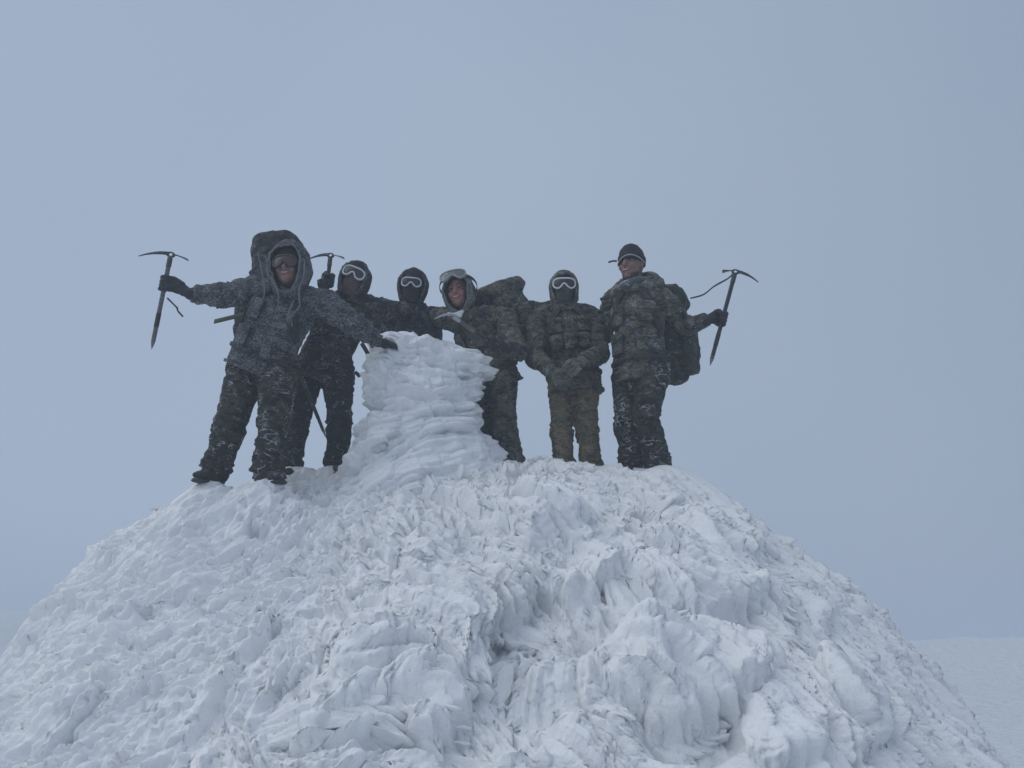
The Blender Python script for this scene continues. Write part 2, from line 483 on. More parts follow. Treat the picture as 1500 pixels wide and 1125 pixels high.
    def lic(cell, L, seed, steps):
        n = vnoise2(X / cell, Y / cell, seed) + .5 * vnoise2(X / cell * 2, Y / cell * 2, seed + 1)
        st = L / steps
        acc = n.copy()
        for sgn in (-1, 1):
            qi, qj = np.meshgrid(np.arange(NY, dtype=float), np.arange(NX, dtype=float), indexing='ij')
            for k in range(steps // 2):
                fx, fy = F[np.clip(qi, 0, NY - 1).astype(np.int32), np.clip(qj, 0, NX - 1).astype(np.int32)].transpose(2, 0, 1)
                ii, jj = np.clip(qi, 0, NY - 1).astype(np.int32), np.clip(qj, 0, NX - 1).astype(np.int32)
                qi = qi + sgn * fy * st / SY[ii]
                qj = qj + sgn * fx * st / SX[jj]
                acc += sample(n, qi, qj)
        acc = (acc - acc.mean()) / acc.std()
        return acc
    calm = np.zeros_like(X)                     # wind-polished hollows, smoother than the crust round them
    for qx, qy, rx_, ry_ in ((965, 893, 110, 26), (1010, 1048, 110, 34), (840, 905, 60, 30), (790, 985, 90, 30), (690, 975, 50, 40)):
        calm = np.maximum(calm, np.exp(-((PXX - qx) / rx_) ** 2 - ((PYY - qy) / ry_) ** 2))
    L1 = lic(.10, .55, 201, 22)
    L2 = lic(.028, .34, 211, 26)
    L3 = lic(.014, .17, 221, 18)
    patch = smooth(vnoise2(X / .35, Y / .35, 231), .25, .6)
    groove = np.clip(-L2 - .7, 0, 1.6) ** 1.1 * .042 * (.25 + .75 * patch) + np.clip(-L1 - 1.0, 0, 1.5) * .05 + np.clip(-L3 - .7, 0, 1.5) * .020
    wave = L1 * .018 + L2 * .010 + L3 * .005
    D1 = shingle(.062, .80, 31, .5, 32)
    D2 = shingle(.028, .42, 41, .42, 28)
    D3 = shingle(.014, .20, 51, .4, 20)
    U = (X + 5) / 10
    left = 1 - smooth(X, -1.4, -.5)
    Dd = D1 * (.11 - .06 * left) + D2 * (.06 - .015 * left) + D3 * .028
    gran = (vnoise2(X / .016, Y / .016, 64) - .5) * (.003 + .020 * left) + (vnoise2(X / .03, Y / .03, 61) - .5) * (.005 + .028 * left) + (vnoise2(X / .06, Y / .06, 62) - .5) * (.006 + .030 * left)
    # small dark holes between the grains on the left
    hole = np.clip(vnoise2(X / .085, Y / .06, 63) - .72, 0, 1) * (.05 + .32 * left)
    hole = hole + np.clip(vnoise2(X / .032, Y / .028, 65) - .70, 0, 1) * (.06 + .20 * left) * smooth(vnoise2(X / .3, Y / .3, 66), .3, .55)
    D = (Dd + gran - hole - groove * (1 - .3 * left) + wave * (1 - .3 * left)) * keep * (1 - .8 * calm)
    H = H + low * keep - .085 * (keep - .25) / .75
    gy_, gx_ = np.gradient(H, YS, XS)
    nrm = np.stack([-gx_, -gy_, np.ones_like(H)], -1)
    nrm /= np.linalg.norm(nrm, axis=-1, keepdims=True)
    f3 = np.stack([F[..., 0], F[..., 1], F[..., 0] * gx_ + F[..., 1] * gy_], -1)
    f3 /= np.linalg.norm(f3, axis=-1, keepdims=True)
    global H0, N0
    H0, N0 = H, nrm
    D = D + step * keep
    global S0
    S0 = step * keep
    V = np.stack([X, Y, H], -1) + nrm * D[..., None] * .95 + f3 * (Dd * keep)[..., None] * 1.15
    V[..., 2] = np.maximum(V[..., 2], -.6)
    return X, Y, V, nrm, f3

# big feather lobes: a fan of fingers, thin at the root, thick and scalloped at the tip
def feather_mesh(seed, fingers, roundish, nu=22, nv=20):
    """unit lobe: root at x=0, tip near x=1, half width about 0.5, thickness about 0.25"""
    r = np.random.default_rng(seed)
    s = np.linspace(0, 1, nv)[:, None] * np.ones((1, nu))
    t = np.ones((nv, 1)) * np.linspace(-1, 1, nu)[None, :]
    ph = r.uniform(0, 6)
    rib = np.abs(np.sin((t * fingers * .5 + .25 * np.sin(t * 3 + ph)) * math.pi + ph))
    rnd = np.interp(t[0], np.linspace(-1, 1, fingers + 2), r.uniform(.72, 1.12, fingers + 2))[None, :]
    Ls = (1 - .32 * np.abs(t) ** 2.4) * rnd * (.78 + .22 * rib ** .5)
    hw = (.22 + .36 * np.sin(np.clip(s * 1.25, 0, 1) * math.pi / 2)) * (1 + .25 * roundish)
    x = s * Ls
    y = t * hw * (1 - .25 * np.clip((s - .7) / .3, 0, 1) ** 2) + .08 * np.sin(s * 2.5 + ph)
    edge = np.sqrt(np.clip(1 - np.abs(t) ** 2.6, 0, 1))
    prof = (.3 + .8 * s ** .8) * np.sqrt(np.clip(1 - np.clip((s - .78) / .22, 0, 1) ** 2.2, 0, 1))
    nz = vnoise2(s * 4 + seed, t * 7, seed + 3) - .5
    top = .20 * edge * prof * (.45 + .55 * rib ** .7 + .25 * roundish) * (1 + .3 * roundish) + .05 * nz * edge * np.minimum(prof * 2, 1)
    bot = -.45 + 0 * s
    lift = .07 * s ** 1.6
    topv = np.stack([x, y, top + lift], -1)
    botv = np.stack([x * .93, y * .88, bot + 0 * lift], -1)
    V = np.vstack([topv.reshape(-1, 3), botv.reshape(-1, 3)])
    f = grid_faces(nv, nu)
    n = nv * nu
    fb = f[:, ::-1] + n
    br = np.concatenate([np.arange(nu), nu * np.arange(1, nv) + nu - 1, nu * (nv - 1) + np.arange(nu - 2, -1, -1), nu * np.arange(nv - 2, 0, -1)])
    bn = np.roll(br, -1)
    side = np.stack([bn, br, br + n, bn + n], -1)
    F = np.vstack([f, fb, side])[:, ::-1]
    uv = np.vstack([np.stack([t * .5, x], -1).reshape(-1, 2)] * 2) * .25
    return V, F, uv

# where everybody stands: pixel and distance of each boot
for px, py, Y in ((312, 707, 5.38), (395, 703, 5.30), (425, 693, 6.0), (492, 690, 6.05), (585, 690, 6.35), (630, 690, 6.35), (712, 692, 6.1), (752, 693, 6.1), (826, 695, 6.0), (864, 695, 6.0), (925, 692, 5.85), (962, 695, 5.7)):
    q = P(px, py, Y)
    FEET.append((q[0], q[1] - .05, q[2] + (-.025 if px < 400 else .02)))

MX, MY, MV, MN, MF = build_mound()
mo_me = mesh_data('mound', MV.reshape(-1, 3), grid_faces(NY, NX), M_SNOW)
mound = link('mound', mo_me)
tag(mound, 'big summit mound crusted all over with wind-grown rime ice', None, None, 'structure')

def on_mound(x, y):
    j = min(int(np.searchsorted(XS, x)), NX - 1); i = min(int(np.searchsorted(YS, y)), NY - 1)
    return MV[i, j], MN[i, j], MF[i, j]

feather_lib = []
for k in range(16):
    V, F, uv = feather_mesh(100 + k, (3, 4, 5, 6, 7, 5, 4, 6)[k % 8], 1.0 if k >= 11 else 0.0)
    feather_lib.append(mesh_data('rime_feather', V, F, M_FEATHER, True, uv))

from mathutils import Matrix
def place_feather(pos, n, f, L, W, T, lib, roll=0.0, parent=None, name='rime_feather'):
    f = unit(f - n * np.dot(f, n))
    side = np.cross(n, f)
    c, s = math.cos(roll), math.sin(roll)
    side, n2 = side * c + n * s, n * c - side * s
    m = Matrix(((f[0] * L, side[0] * W, n2[0] * T, pos[0]), (f[1] * L, side[1] * W, n2[1] * T, pos[1]), (f[2] * L, side[2] * W, n2[2] * T, pos[2]), (0, 0, 0, 1)))
    o = link(name, lib, parent)
    o.matrix_local = m
    return o

# the lobes one can pick out in the photograph: middle of the lobe, growth direction, length and width in photo pixels
BIG = [(690, 735, .8, .6, 170, 110, 0), (790, 765, .75, .65, 200, 110, 1), (880, 742, .8, .55, 180, 90, 2), (985, 735, .78, .62, 190, 110, 3), (890, 805, .9, .35, 140, 80, 4),
       (1005, 825, .65, .65, 160, 110, 1), (640, 795, .85, .5, 160, 80, 2), (600, 855, .97, .2, 180, 90, 3), (610, 930, .98, .15, 190, 105, 4), (560, 1005, .98, .08, 220, 75, 0),
       (470, 1070, .99, .03, 230, 75, 1), (540, 1095, .95, .25, 180, 70, 2), (745, 880, .4, .9, 100, 80, 12), (805, 925, -.6, .75, 110, 65, 0), (990, 950, .8, .35, 210, 150, 11), (870, 995, .1, 1, 130, 120, 12),
       (700, 1040, .6, .7, 150, 90, 4), (850, 1075, .2, 1, 130, 130, 13), (1110, 1045, .1, 1, 125, 135, 14), (1215, 1020, .2, 1, 110, 110, 15), (1130, 875, .6, .75, 120, 110, 11), (1190, 930, .7, .7, 130, 80, 2),
       (1060, 760, .8, .6, 150, 80, 0), (940, 700, .85, .45, 150, 60, 1), (830, 705, .8, .5, 150, 60, 2), (720, 700, .7, .6, 120, 60, 3), (1090, 830, .7, .7, 130, 80, 4), (1240, 880, .75, .65, 130, 60, 0), (1320, 960, .75, .65, 130, 60, 1),
       (930, 860, .7, .5, 130, 90, 3), (770, 830, .6, .7, 110, 80, 2), (640, 980, .95, .3, 130, 80, 4), (330, 800, -.75, .6, 90, 55, 0), (170, 850, -.9, .4, 110, 60, 1), (130, 930, -.7, .7, 110, 60, 2), (250, 940, -.7, .7, 100, 60, 3), (960, 1090, .2, 1, 110, 110, 14), (1170, 1095, .3, .95, 110, 100, 15), (1290, 1060, .4, .9, 110, 90, 12), (1330, 1105, .4, .9, 100, 90, 13)]
n_feather = 0
spots = []
LIBV = [feather_mesh(100 + k, (3, 4, 5, 6, 7, 5, 4, 6)[k % 8], 1.0 if k >= 11 else 0.0, 34, 22) for k in range(16)]
LIBS = [feather_mesh(100 + k, (3, 4, 5, 6, 7, 5, 4, 6)[k % 8], 1.0 if k >= 11 else 0.0, 14, 12) for k in range(16)]

def bil(A, x, y):
    qj = np.clip(np.interp(x, XS, np.arange(NX)), 0, NX - 1.001); qi = np.clip(np.interp(y, YS, np.arange(NY)), 0, NY - 1.001)
    i, j = qi.astype(int), qj.astype(int)
    a, b = qi - i, qj - j
    if A.ndim == 3: a, b = a[:, None], b[:, None]
    return (A[i, j] * (1 - b) + A[i, j + 1] * b) * (1 - a) + (A[i + 1, j] * (1 - b) + A[i + 1, j + 1] * b) * a

def lay_feather(x, y, fx, fy, L, W, T, lib, sink=.012, seed=0, rise=0.0):
    """bend a unit lobe over the mound: root at (x, y), growing along (fx, fy) in plan"""
    V, F, uv = lib
    n = bil(N0, np.array([x]), np.array([y]))[0]
    d = np.array((fx, fy)); d = d / np.hypot(*d)
    slope = -(n[0] * d[0] + n[1] * d[1]) / max(n[2], .25)
    kx = 1 / math.hypot(1, slope)                      # plan length shrinks on a steep face
    sd_ = np.array((-d[1], d[0]))
    slope2 = -(n[0] * sd_[0] + n[1] * sd_[1]) / max(n[2], .25)
    ky = 1 / math.hypot(1, slope2)
    bend = .12 * math.sin(seed * 1.7) * V[:, 0] ** 2 * L
    px = x + V[:, 0] * L * kx * d[0] + (V[:, 1] * W + bend) * ky * sd_[0]
    py = y + V[:, 0] * L * kx * d[1] + (V[:, 1] * W + bend) * ky * sd_[1]
    nn = bil(N0, px, py); nn = .6 * nn + .4 * n
    nn /= np.linalg.norm(nn, axis=1, keepdims=True)
    q = np.stack([px, py, bil(H0, px, py)], -1)
    mid = bil(S0, np.array([x + .3 * L * kx * d[0], x + .6 * L * kx * d[0]]), np.array([y + .3 * L * kx * d[1], y + .6 * L * kx * d[1]]))
    q = q + nn * max(float(mid.max()) * .9, -.02)
    jit = (vnoise(q * 14, seed) - .5) * .022 + (vnoise(q * 34, seed + 1) - .5) * .008
    ax_, ay_ = V[:, 0] * L, V[:, 1] * W + .05 * V[:, 0] * np.sin(seed)
    g1 = vnoise2(ay_ / .022 + seed, ax_ / .20, seed) - .5
    g2 = vnoise2(ay_ / .011 + seed, ax_ / .09, seed + 2) - .5
    jit = jit + (.034 * g1 - .030 * np.clip(-g1 - .15, 0, 1) * 2 + .014 * g2) * np.clip(V[:, 0] * 3, 0, 1)
    h = V[:, 2] * T - sink + rise * V[:, 0] + jit * np.clip(V[:, 0] * 3, 0, 1)
    return q + nn * h[:, None], F, uv * (W * 8, L * 4)

def add_feather(x, y, fx, fy, L, W, T, lib, seed, sink=.012, rise=0.0):
    V, F, uv = lay_feather(x, y, fx, fy, L, W, T, lib, sink, seed, rise)
    o_ = V.mean(0)
    o = link('rime_feather', mesh_data('rime_feather', V - o_, F, M_FEATHER, True, uv + seed * .37), mound, o_)
    return o

for px, py, a, b, L, W, k in BIG:
    if k >= 11: continue                    # the round bosses are part of the mound itself
    c = cast(px - a * L * .5, py - b * L * .5)
    if c is None: continue
    sc_ = c[1] / .95 / FPX
    add_feather(c[0], c[1], a, -b / .78, L * sc_ * 1.1, W * sc_ * 1.05, (.22 * W * sc_ + .05 if k >= 11 else .36 * W * sc_ + .06), LIBV[k], n_feather + 1, .012, .02)
    c2 = cast(px, py)
    spots.append(((c2 if c2 is not None else c)[:2], W * sc_)); n_feather += 1
tries = 0
while n_feather < 290 and tries < 6000:
    tries += 1
    c = cast(random.uniform(-60, 1560), random.uniform(690, 1180))
    if c is None or c[1] > 6.4: continue
    pos, n, f = on_mound(c[0], c[1])
    if any(np.hypot(c[0] - fx, c[1] - fy) < .3 for fx, fy, _ in FEET): continue
    if np.hypot(c[0] + .55, (c[1] - 5.75)) < .7: continue
    lx = float(np.clip((c[0] + 1.6) / 1.0, 0, 1))
    L = random.uniform(.20, .46) * (.6 + .4 * lx)
    W = L * random.uniform(.2, .42)
    if any(np.hypot(*(c[:2] - s)) < .08 + .22 * w for s, w in spots): continue
    k = random.choice(range(11)) if random.random() < .8 else random.choice(range(11, 16))
    ja = random.uniform(-.35, .35)
    fx, fy = f[0] * math.cos(ja) - f[1] * math.sin(ja), f[0] * math.sin(ja) + f[1] * math.cos(ja)
    add_feather(c[0], c[1], fx, fy, L, W, W * .30 + .035, LIBS[k], n_feather + 1, .004, .015)
    spots.append((c[:2], W)); n_feather += 1

# thousands of small rime fingers in little fans, one mesh of crust
def rod_mesh(seed, n=6, m=6):
    r = np.random.default_rng(seed)
    V = []
    a = np.linspace(0, 2 * math.pi, n, endpoint=False)
    for k, (x, q) in enumerate(zip(np.linspace(0, 1, m), (.45, .7, .9, 1.0, .85, .35))):
        rr = q * (1 + r.uniform(-.35, .35, n))
        V.append(np.stack([np.full(n, x) + r.uniform(-.05, .05, n), np.cos(a) * rr, np.sin(a) * rr], -1))
    F = list(grid_faces(m, n, True))
    V = np.vstack(V)
    uv = np.stack([np.tile(np.arange(n) / n, m) * .3, V[:, 0]], -1)
    F.append(np.array([(m - 1) * n, (m - 1) * n + 1, (m - 1) * n + 2, (m - 1) * n + 3])); F.append(np.array([(m - 1) * n, (m - 1) * n + 3, (m - 1) * n + 4, (m - 1) * n + 5]))
    return V, np.array(F), uv
def crust():
    rods = [rod_mesh(300 + k) for k in range(8)]
    Vs, Fs, Us, off = [], [], [], 0
    r = np.random.default_rng(5)
    n_try = 420
    xs = r.uniform(-4.3, 4.0, n_try); ys = r.uniform(2.6, 6.4, n_try)
    for x, y in zip(xs, ys):
        if np.hypot(x + .55, y - 5.75) < .55 or (y > 5.9 and r.random() < .6): continue
        if any((x - fx) ** 2 + (y - fy) ** 2 < .16 ** 2 for fx, fy, _ in FEET): continue
        pos, n, f = on_mound(x, y)
        if pos[2] < .1: continue
        left = 1 - float(smooth(x, -1.4, -.4))
        L0 = r.uniform(.06, .14) * (1 - .45 * left)
        side0 = unit(np.cross(n, f)); ja0 = r.normal(0, .2)
        for i in range(r.integers(2, 6)):
            L = L0 * r.uniform(.7, 1.15); W = L * r.uniform(.07, .12)
            o = side0 * (i - 2) * W * 1.5 + f * r.uniform(-.03, .03)
            p_, n_, _f = on_mound(x + o[0], y + o[1])
            ja = ja0 + (i - 2) * .10 + r.normal(0, .05)
            d = unit(f * math.cos(ja) + np.cross(n, f) * math.sin(ja) + n * r.uniform(-.12, .10))
            sd_ = unit(np.cross(n, d)); n2 = np.cross(d, sd_)
            V, F, uv = rods[r.integers(8)]
            Vs.append(p_ - n * W * .75 + V[:, :1] * d * L + V[:, 1:2] * sd_ * W + V[:, 2:] * n2 * W * .9)
            Fs.append(F + off); Us.append(uv * (.3, L) + r.uniform(0, 9, 2)); off += len(V)
    return np.vstack(Vs), np.vstack(Fs), np.vstack(Us)
cV, cF, cU = crust()
tag(link('rime_crust', mesh_data('rime_crust', cV, cF, M_FEATHER, True, cU), mound), None, None, None, 'stuff')

# ================================================================ the pillar under its rime
PC = np.array((P(622, 600, 5.75)[0], 5.75))
def build_pillar():
    zb, zt = 2.38, P(620, 497, 5.6)[2]
    nz, na = 230, 300
    k = np.linspace(0, 1, nz)[:, None] * np.ones((1, na))
    th = np.ones((nz, 1)) * np.linspace(0, 2 * math.pi, na, endpoint=False)[None, :]
    # body up to the crown (k<.86), then the domed cap
    kb = np.clip(k / .86, 0, 1)
    z = zb + (zt - .06 - zb) * kb
    e = np.clip((k - .86) / .14, 0, 1)
    rad = np.interp(kb, [0, .2, .32, .43, .6, .80, .94, 1], [.60, .545, .485, .44, .405, .385, .375, .35]) * np.sqrt(np.clip(1 - e ** 2.2, 0, 1))
    z = z + .06 * e
    cx, sx = np.cos(th), np.sin(th)
    rx = rad
    ry = rad * .84
    sh = -.045 * (1 - kb) + .01 * kb
    X = PC[0] + sh + rx * cx
    Y = PC[1] + ry * sx
    q = np.stack([cx * 1.2, sx * 1.2, z], -1)
    # rime grown across the shaft: long streaks that rise to the right near the foot
    along = -cx * .5
    warp = fbm(q * 2.3, 71, 3) - .5
    warp2 = fbm(q * 6, 81, 2) - .5
    tilt = z + cx * (-.06 - .22 * (1 - kb)) + warp * .34 + warp2 * .05
    arc, dz_ = .43, (zt - zb) / (nz * .86)
    tf = (.10 - .22 * kb + .75 * (1 - kb) ** 1.5) + 1.1 * (vnoise(q * 3.0, 85) - .5) + .5 * (vnoise(q * 8, 86) - .5)
    fj, fi = np.cos(tf) / (arc * 2 * math.pi / na), np.sin(tf) / dz_
    def grab(A, qi, qj):
        qi = np.clip(qi, 0, nz - 1.001); i = qi.astype(int); j0 = np.floor(qj).astype(int); a_, b_ = qi - i, qj - j0
        j0 %= na; j1 = (j0 + 1) % na
        return (A[i, j0] * (1 - b_) + A[i, j1] * b_) * (1 - a_) + (A[i + 1, j0] * (1 - b_) + A[i + 1, j1] * b_) * a_
    def drawn(cell, L, seed, thr, steps, avg=False):
        n = vnoise(np.stack([cx * arc / cell, sx * arc / cell, z / cell], -1), seed)
        if not avg: n = np.clip((n - thr) / (1 - thr), 0, 1) ** .8
        qi, qj = np.meshgrid(np.arange(nz, dtype=float), np.arange(na, dtype=float), indexing='ij')
        out = np.zeros_like(z)
        for k_ in range(steps + 1):
            v = grab(n, qi, qj)
            out = out + v if avg else np.maximum(out, (1 - k_ / steps) ** .9 * v)
            ii, jj = np.clip(qi, 0, nz - 1).astype(int), np.floor(qj).astype(int) % na
            qi = qi + fi[ii, jj] * L / steps; qj = qj + fj[ii, jj] * L / steps
        return (out - out.mean()) / out.std() if avg else out
    A1, A2, A3 = drawn(.075, .55, 401, .45, 24), drawn(.034, .32, 402, .42, 20), drawn(.018, .16, 403, .42, 14)
    G2 = drawn(.03, .34, 404, 0, 20, True)
    lump = fbm(q * (2.4, 2.4, 3.0), 75, 3)
    right = smooth(cx, .2, .75)
    lean = A1 * .055 + A2 * .03
    D = .10 * (A1 - .35) + .055 * (A2 - .3) + .022 * A3 + .012 * G2 - .028 * np.clip(-G2 - .7, 0, 1.5) + .10 * (lump - .5)
    D += right * (.10 * (vnoise(np.stack([z * 8, sx * 3, cx * 2], -1), 78) - .45) + .06 * (vnoise(np.stack([z * 19, sx * 8, cx * 3], -1), 79) - .5))
    D += right * (.09 * np.exp(-((kb - .93) / .07) ** 2) - .07 * np.exp(-((kb - .70) / .12) ** 2) + .03 * np.exp(-((kb - .30) / .12) ** 2))
    D *= np.sqrt(np.clip(1 - e ** 3, 0, 1))
    lean = lean * (1 - e)
    X = X - sx * lean; Y = Y + cx * lean
    s1 = A1
    X = X + D * cx; Y = Y + D * sx
    z = z + .03 * (s1 - .4) + e * (.09 * (vnoise(np.stack([X * 6, Y * 6, z * 0], -1), 80) - .5)) - (X - PC[0]) * .15 * smooth(kb, .55, 1) + .012 * smooth(kb, .55, 1)
    # fold the jagged right edge further outward
    return np.stack([X, Y, z], -1), nz, na
pv, pnz, pna = build_pillar()
pf = grid_faces(pnz, pna, True)
pillar = bpy.data.objects.new('summit_pillar', None)
COL.objects.link(pillar)
pillar.location = (PC[0], PC[1], 2.5)
tag(pillar, 'waist-high summit pillar buried in rime, the friends gather round it', 'pillar')
PL = np.array(pillar.location)
link('rime_shell', mesh_data('rime_shell', pv.reshape(-1, 3) - PL, pf[:, ::-1] if False else pf, M_SNOW), pillar)
# the shaft and its brass plate socket under the ice
cs = np.linspace(0, 2 * math.pi, 4, endpoint=False) + math.pi / 4
sh_v = np.array([(.40 * math.cos(a) * (1 - .4 * k), .40 * math.sin(a) * (1 - .4 * k), -.1 + 1.15 * k) for k in (0, 1) for a in cs])
link('shaft', mesh_data('shaft', sh_v, [(0, 1, 5, 4), (1, 2, 6, 5), (2, 3, 7, 6), (3, 0, 4, 7), (3, 2, 1, 0), (4, 5, 6, 7)], simple_mat('concrete', (.33, .33, .32), .9), False), pillar)
r = np.random.default_rng(3)
for k in range(26):
    kz = int(r.uniform(.2, .84) * pnz)
    on_right = r.random() < .85
    a = r.uniform(-.7, .5) if on_right else r.uniform(-math.pi * .95, 0)
    j = int((a % (2 * math.pi)) / (2 * math.pi) * pna) % pna
    pos = pv[kz, j] - PL
    n = unit((math.cos(a), math.sin(a) / .84, .1))
    f = unit(np.cross((0, 0, 1), n)) * (1 if a > -math.pi / 2 or on_right else 1)
    f = unit(f + np.array((0, 0, r.uniform(-.05, .35))) + n * (.7 if on_right else .12))
    L = r.uniform(.10, .24) * (.75 if on_right else 1.1)
    place_feather(pos - n * .035, unit(n + np.array((0, 0, .25))), f, L, L * r.uniform(.3, .5), L * .4, feather_lib[r.integers(11)], r.uniform(-.4, .4), pillar)

# ================================================================ haze: the cloud on the summit
hb = bpy.data.meshes.new('haze')
hx0, hx1, hy0, hy1, hz0, hz1 = -950, 950, -350, 1450, -38, 5.6
hb.from_pydata([(x, y, z) for z in (hz0, hz1) for y in (hy0, hy1) for x in (hx0, hx1)], [], [(0, 2, 3, 1), (4, 5, 7, 6), (0, 1, 5, 4), (1, 3, 7, 5), (3, 2, 6, 7), (2, 0, 4, 6)])
hm = bpy.data.materials.new('haze')
hm.use_nodes = True
hm.node_tree.nodes.clear()
ho = hm.node_tree.nodes.new('ShaderNodeOutputMaterial')
hv = hm.node_tree.nodes.new('ShaderNodeVolumePrincipled')
hv.inputs['Color'].default_value = (.70, .755, .84, 1)
hv.inputs['Density'].default_value = 0.014
hv.inputs['Anisotropy'].default_value = 0.0
hm.node_tree.links.new(hv.outputs[0], ho.inputs['Volume'])
hb.materials.append(hm)
tag(link('haze', hb), 'pale cloud wrapping the summit', None, None, 'stuff')
# ================================================================ people: shape tools
def tube(stations, n=16, cap=True):
    """closed loft through (centre, lateral axis, forward axis, rx, ry) sections; squarish ellipses"""
    V = []
    a = np.linspace(0, 2 * math.pi, n, endpoint=False)
    ca, sa = np.cos(a), np.sin(a)
    for c, lx, ly, rx, ry in stations:
        V.append(np.asarray(c) + np.outer(ca * rx, lx) + np.outer(sa * ry, ly))
    m = len(V)
    V = np.vstack(V)
    F = [tuple(q) for q in grid_faces(m, n, True)]
    if cap:
        V = np.vstack([V, stations[0][0], stations[-1][0]])
        c0, c1 = len(V) - 2, len(V) - 1
        for k in range(n):
            F.append(((k + 1) % n, k, c0))
            F.append(((m - 1) * n + k, (m - 1) * n + (k + 1) % n, c1))
    return V, F

def catmull(pts, sub):
    pts = [np.asarray(p, float) for p in pts]
    if len(pts) == 2: return [pts[0] + (pts[1] - pts[0]) * t for t in np.linspace(0, 1, sub + 1)]
    P_ = [2 * pts[0] - pts[1]] + pts + [2 * pts[-1] - pts[-2]]
    out = []
    for i in range(1, len(P_) - 2):
        for k in range(sub):
            t = k / sub
            a, b, c, d = P_[i - 1], P_[i], P_[i + 1], P_[i + 2]
            out.append(.5 * ((2 * b) + (c - a) * t + (2 * a - 5 * b + 4 * c - d) * t * t + (3 * b - a - 3 * c + d) * t ** 3))
    out.append(pts[-1])
    return out

def limb(pts, radii, sub=4, n=14, flat=1.0, hint=(0.3, 1, 0.2), rounded=True):
    """tube along a path with interpolated radii"""
    path = catmull(pts, sub)
    rr = np.interp(np.linspace(0, 1, len(path)), np.linspace(0, 1, len(radii)), radii)
    st = []
    for i, p in enumerate(path):
        d = unit(path[min(i + 1, len(path) - 1)] - path[max(i - 1, 0)])
        lx = unit(np.cross(d, hint)); ly = unit(np.cross(lx, d)) * -1
        ly = np.cross(d, lx)
        st.append((p, lx, ly, rr[i], rr[i] * flat))
    if rounded:
        d0, d1 = unit(path[0] - path[1]), unit(path[-1] - path[-2])
        a, b = st[0], st[-1]
        st = [(a[0] + d0 * a[3] * .8, a[1], a[2], a[3] * .45, a[4] * .45), (a[0] + d0 * a[3] * .45, a[1], a[2], a[3] * .85, a[4] * .85)] + st + \
             [(b[0] + d1 * b[3] * .45, b[1], b[2], b[3] * .85, b[4] * .85), (b[0] + d1 * b[3] * .8, b[1], b[2], b[3] * .45, b[4] * .45)]
    return tube(st, n)

def ball(c, ax, r, n=16, m=10):
    """ellipsoid; ax = 3 axes, r = 3 radii"""
    st = []
    for t in np.linspace(-.97, .97, m):
        k = math.sqrt(1 - t * t)
        st.append((np.asarray(c) + np.asarray(ax[2]) * r[2] * t, ax[0], ax[1], r[0] * k, r[1] * k))
    return tube(st, n)

def merge(parts):
    Vs, Fs, off = [], [], 0
    for V, F in parts:
        Vs.append(V); Fs += [tuple(int(i) + off for i in f) for f in F]; off += len(V)
    return np.vstack(Vs), Fs

def remesh(parts, voxel, smooth_n=3):
    V, F = merge(parts)
    me = bpy.data.meshes.new('tmp')
    me.from_pydata(V.tolist(), [], F)
    o = bpy.data.objects.new('tmp', me)
    COL.objects.link(o)
    md = o.modifiers.new('r', 'REMESH'); md.mode = 'VOXEL'; md.voxel_size = voxel
    if smooth_n:
        ms = o.modifiers.new('s', 'SMOOTH'); ms.iterations = smooth_n; ms.factor = .5
    dg = bpy.context.evaluated_depsgraph_get()
    ev = bpy.data.meshes.new_from_object(o.evaluated_get(dg))
    n = len(ev.vertices)
    v = np.empty(n * 3, np.float32); ev.vertices.foreach_get('co', v)
    nn = np.empty(n * 3, np.float32); ev.vertex_normals.foreach_get('vector', nn)
    lt = np.empty(len(ev.polygons), np.int32); ev.polygons.foreach_get('loop_total', lt)
    li = np.empty(len(ev.loops), np.int32); ev.loops.foreach_get('vertex_index', li)
    if (lt == 4).all(): F = li.reshape(-1, 4)
    else:
        F, k = [], 0
        for t in lt: F.append(tuple(li[k:k + t])); k += t
    bpy.data.objects.remove(o); bpy.data.meshes.remove(me); bpy.data.meshes.remove(ev)
    return v.reshape(-1, 3).astype(float), nn.reshape(-1, 3).astype(float), F

def wrinkle(V, N, bones, amp=.012, seed=0, fa=26.0, fp=7.0):
    """cloth folds: creases run round each limb, tighter near the joints"""
    best = np.full(len(V), 1e9); D = np.zeros(len(V)); 
    for k, (a, b, boost) in enumerate(bones):
        a, b = np.asarray(a, float), np.asarray(b, float)
        L = np.linalg.norm(b - a); d = (b - a) / L
        s = (V - a) @ d
        q = V - a - np.clip(s, 0, L)[:, None] * d
        dist = np.linalg.norm(q, axis=1)
        r = V - a - s[:, None] * d
        co = r * fp + d * (s * fa)[:, None]
        # slant the folds so that they zigzag
        co = co + d * ((vnoise(V * 9, seed + 7 * k) - .5) * 2.6)[:, None]
        n1 = 1 - np.abs(2 * vnoise(co, seed + k) - 1)
        n2 = 1 - np.abs(2 * vnoise(co * 2.1 + 3.3, seed + k + 20) - 1)
        e = np.minimum(np.abs(s), np.abs(L - s)) / L
        w = boost * (.55 + .75 * np.exp(-(e / .22) ** 2))
        val = w * ((n1 ** 1.5 - .45) + .45 * (n2 - .5))
        m = dist < best
        best = np.where(m, dist, best); D = np.where(m, val, D)
    return V + N * (D * amp)[:, None]

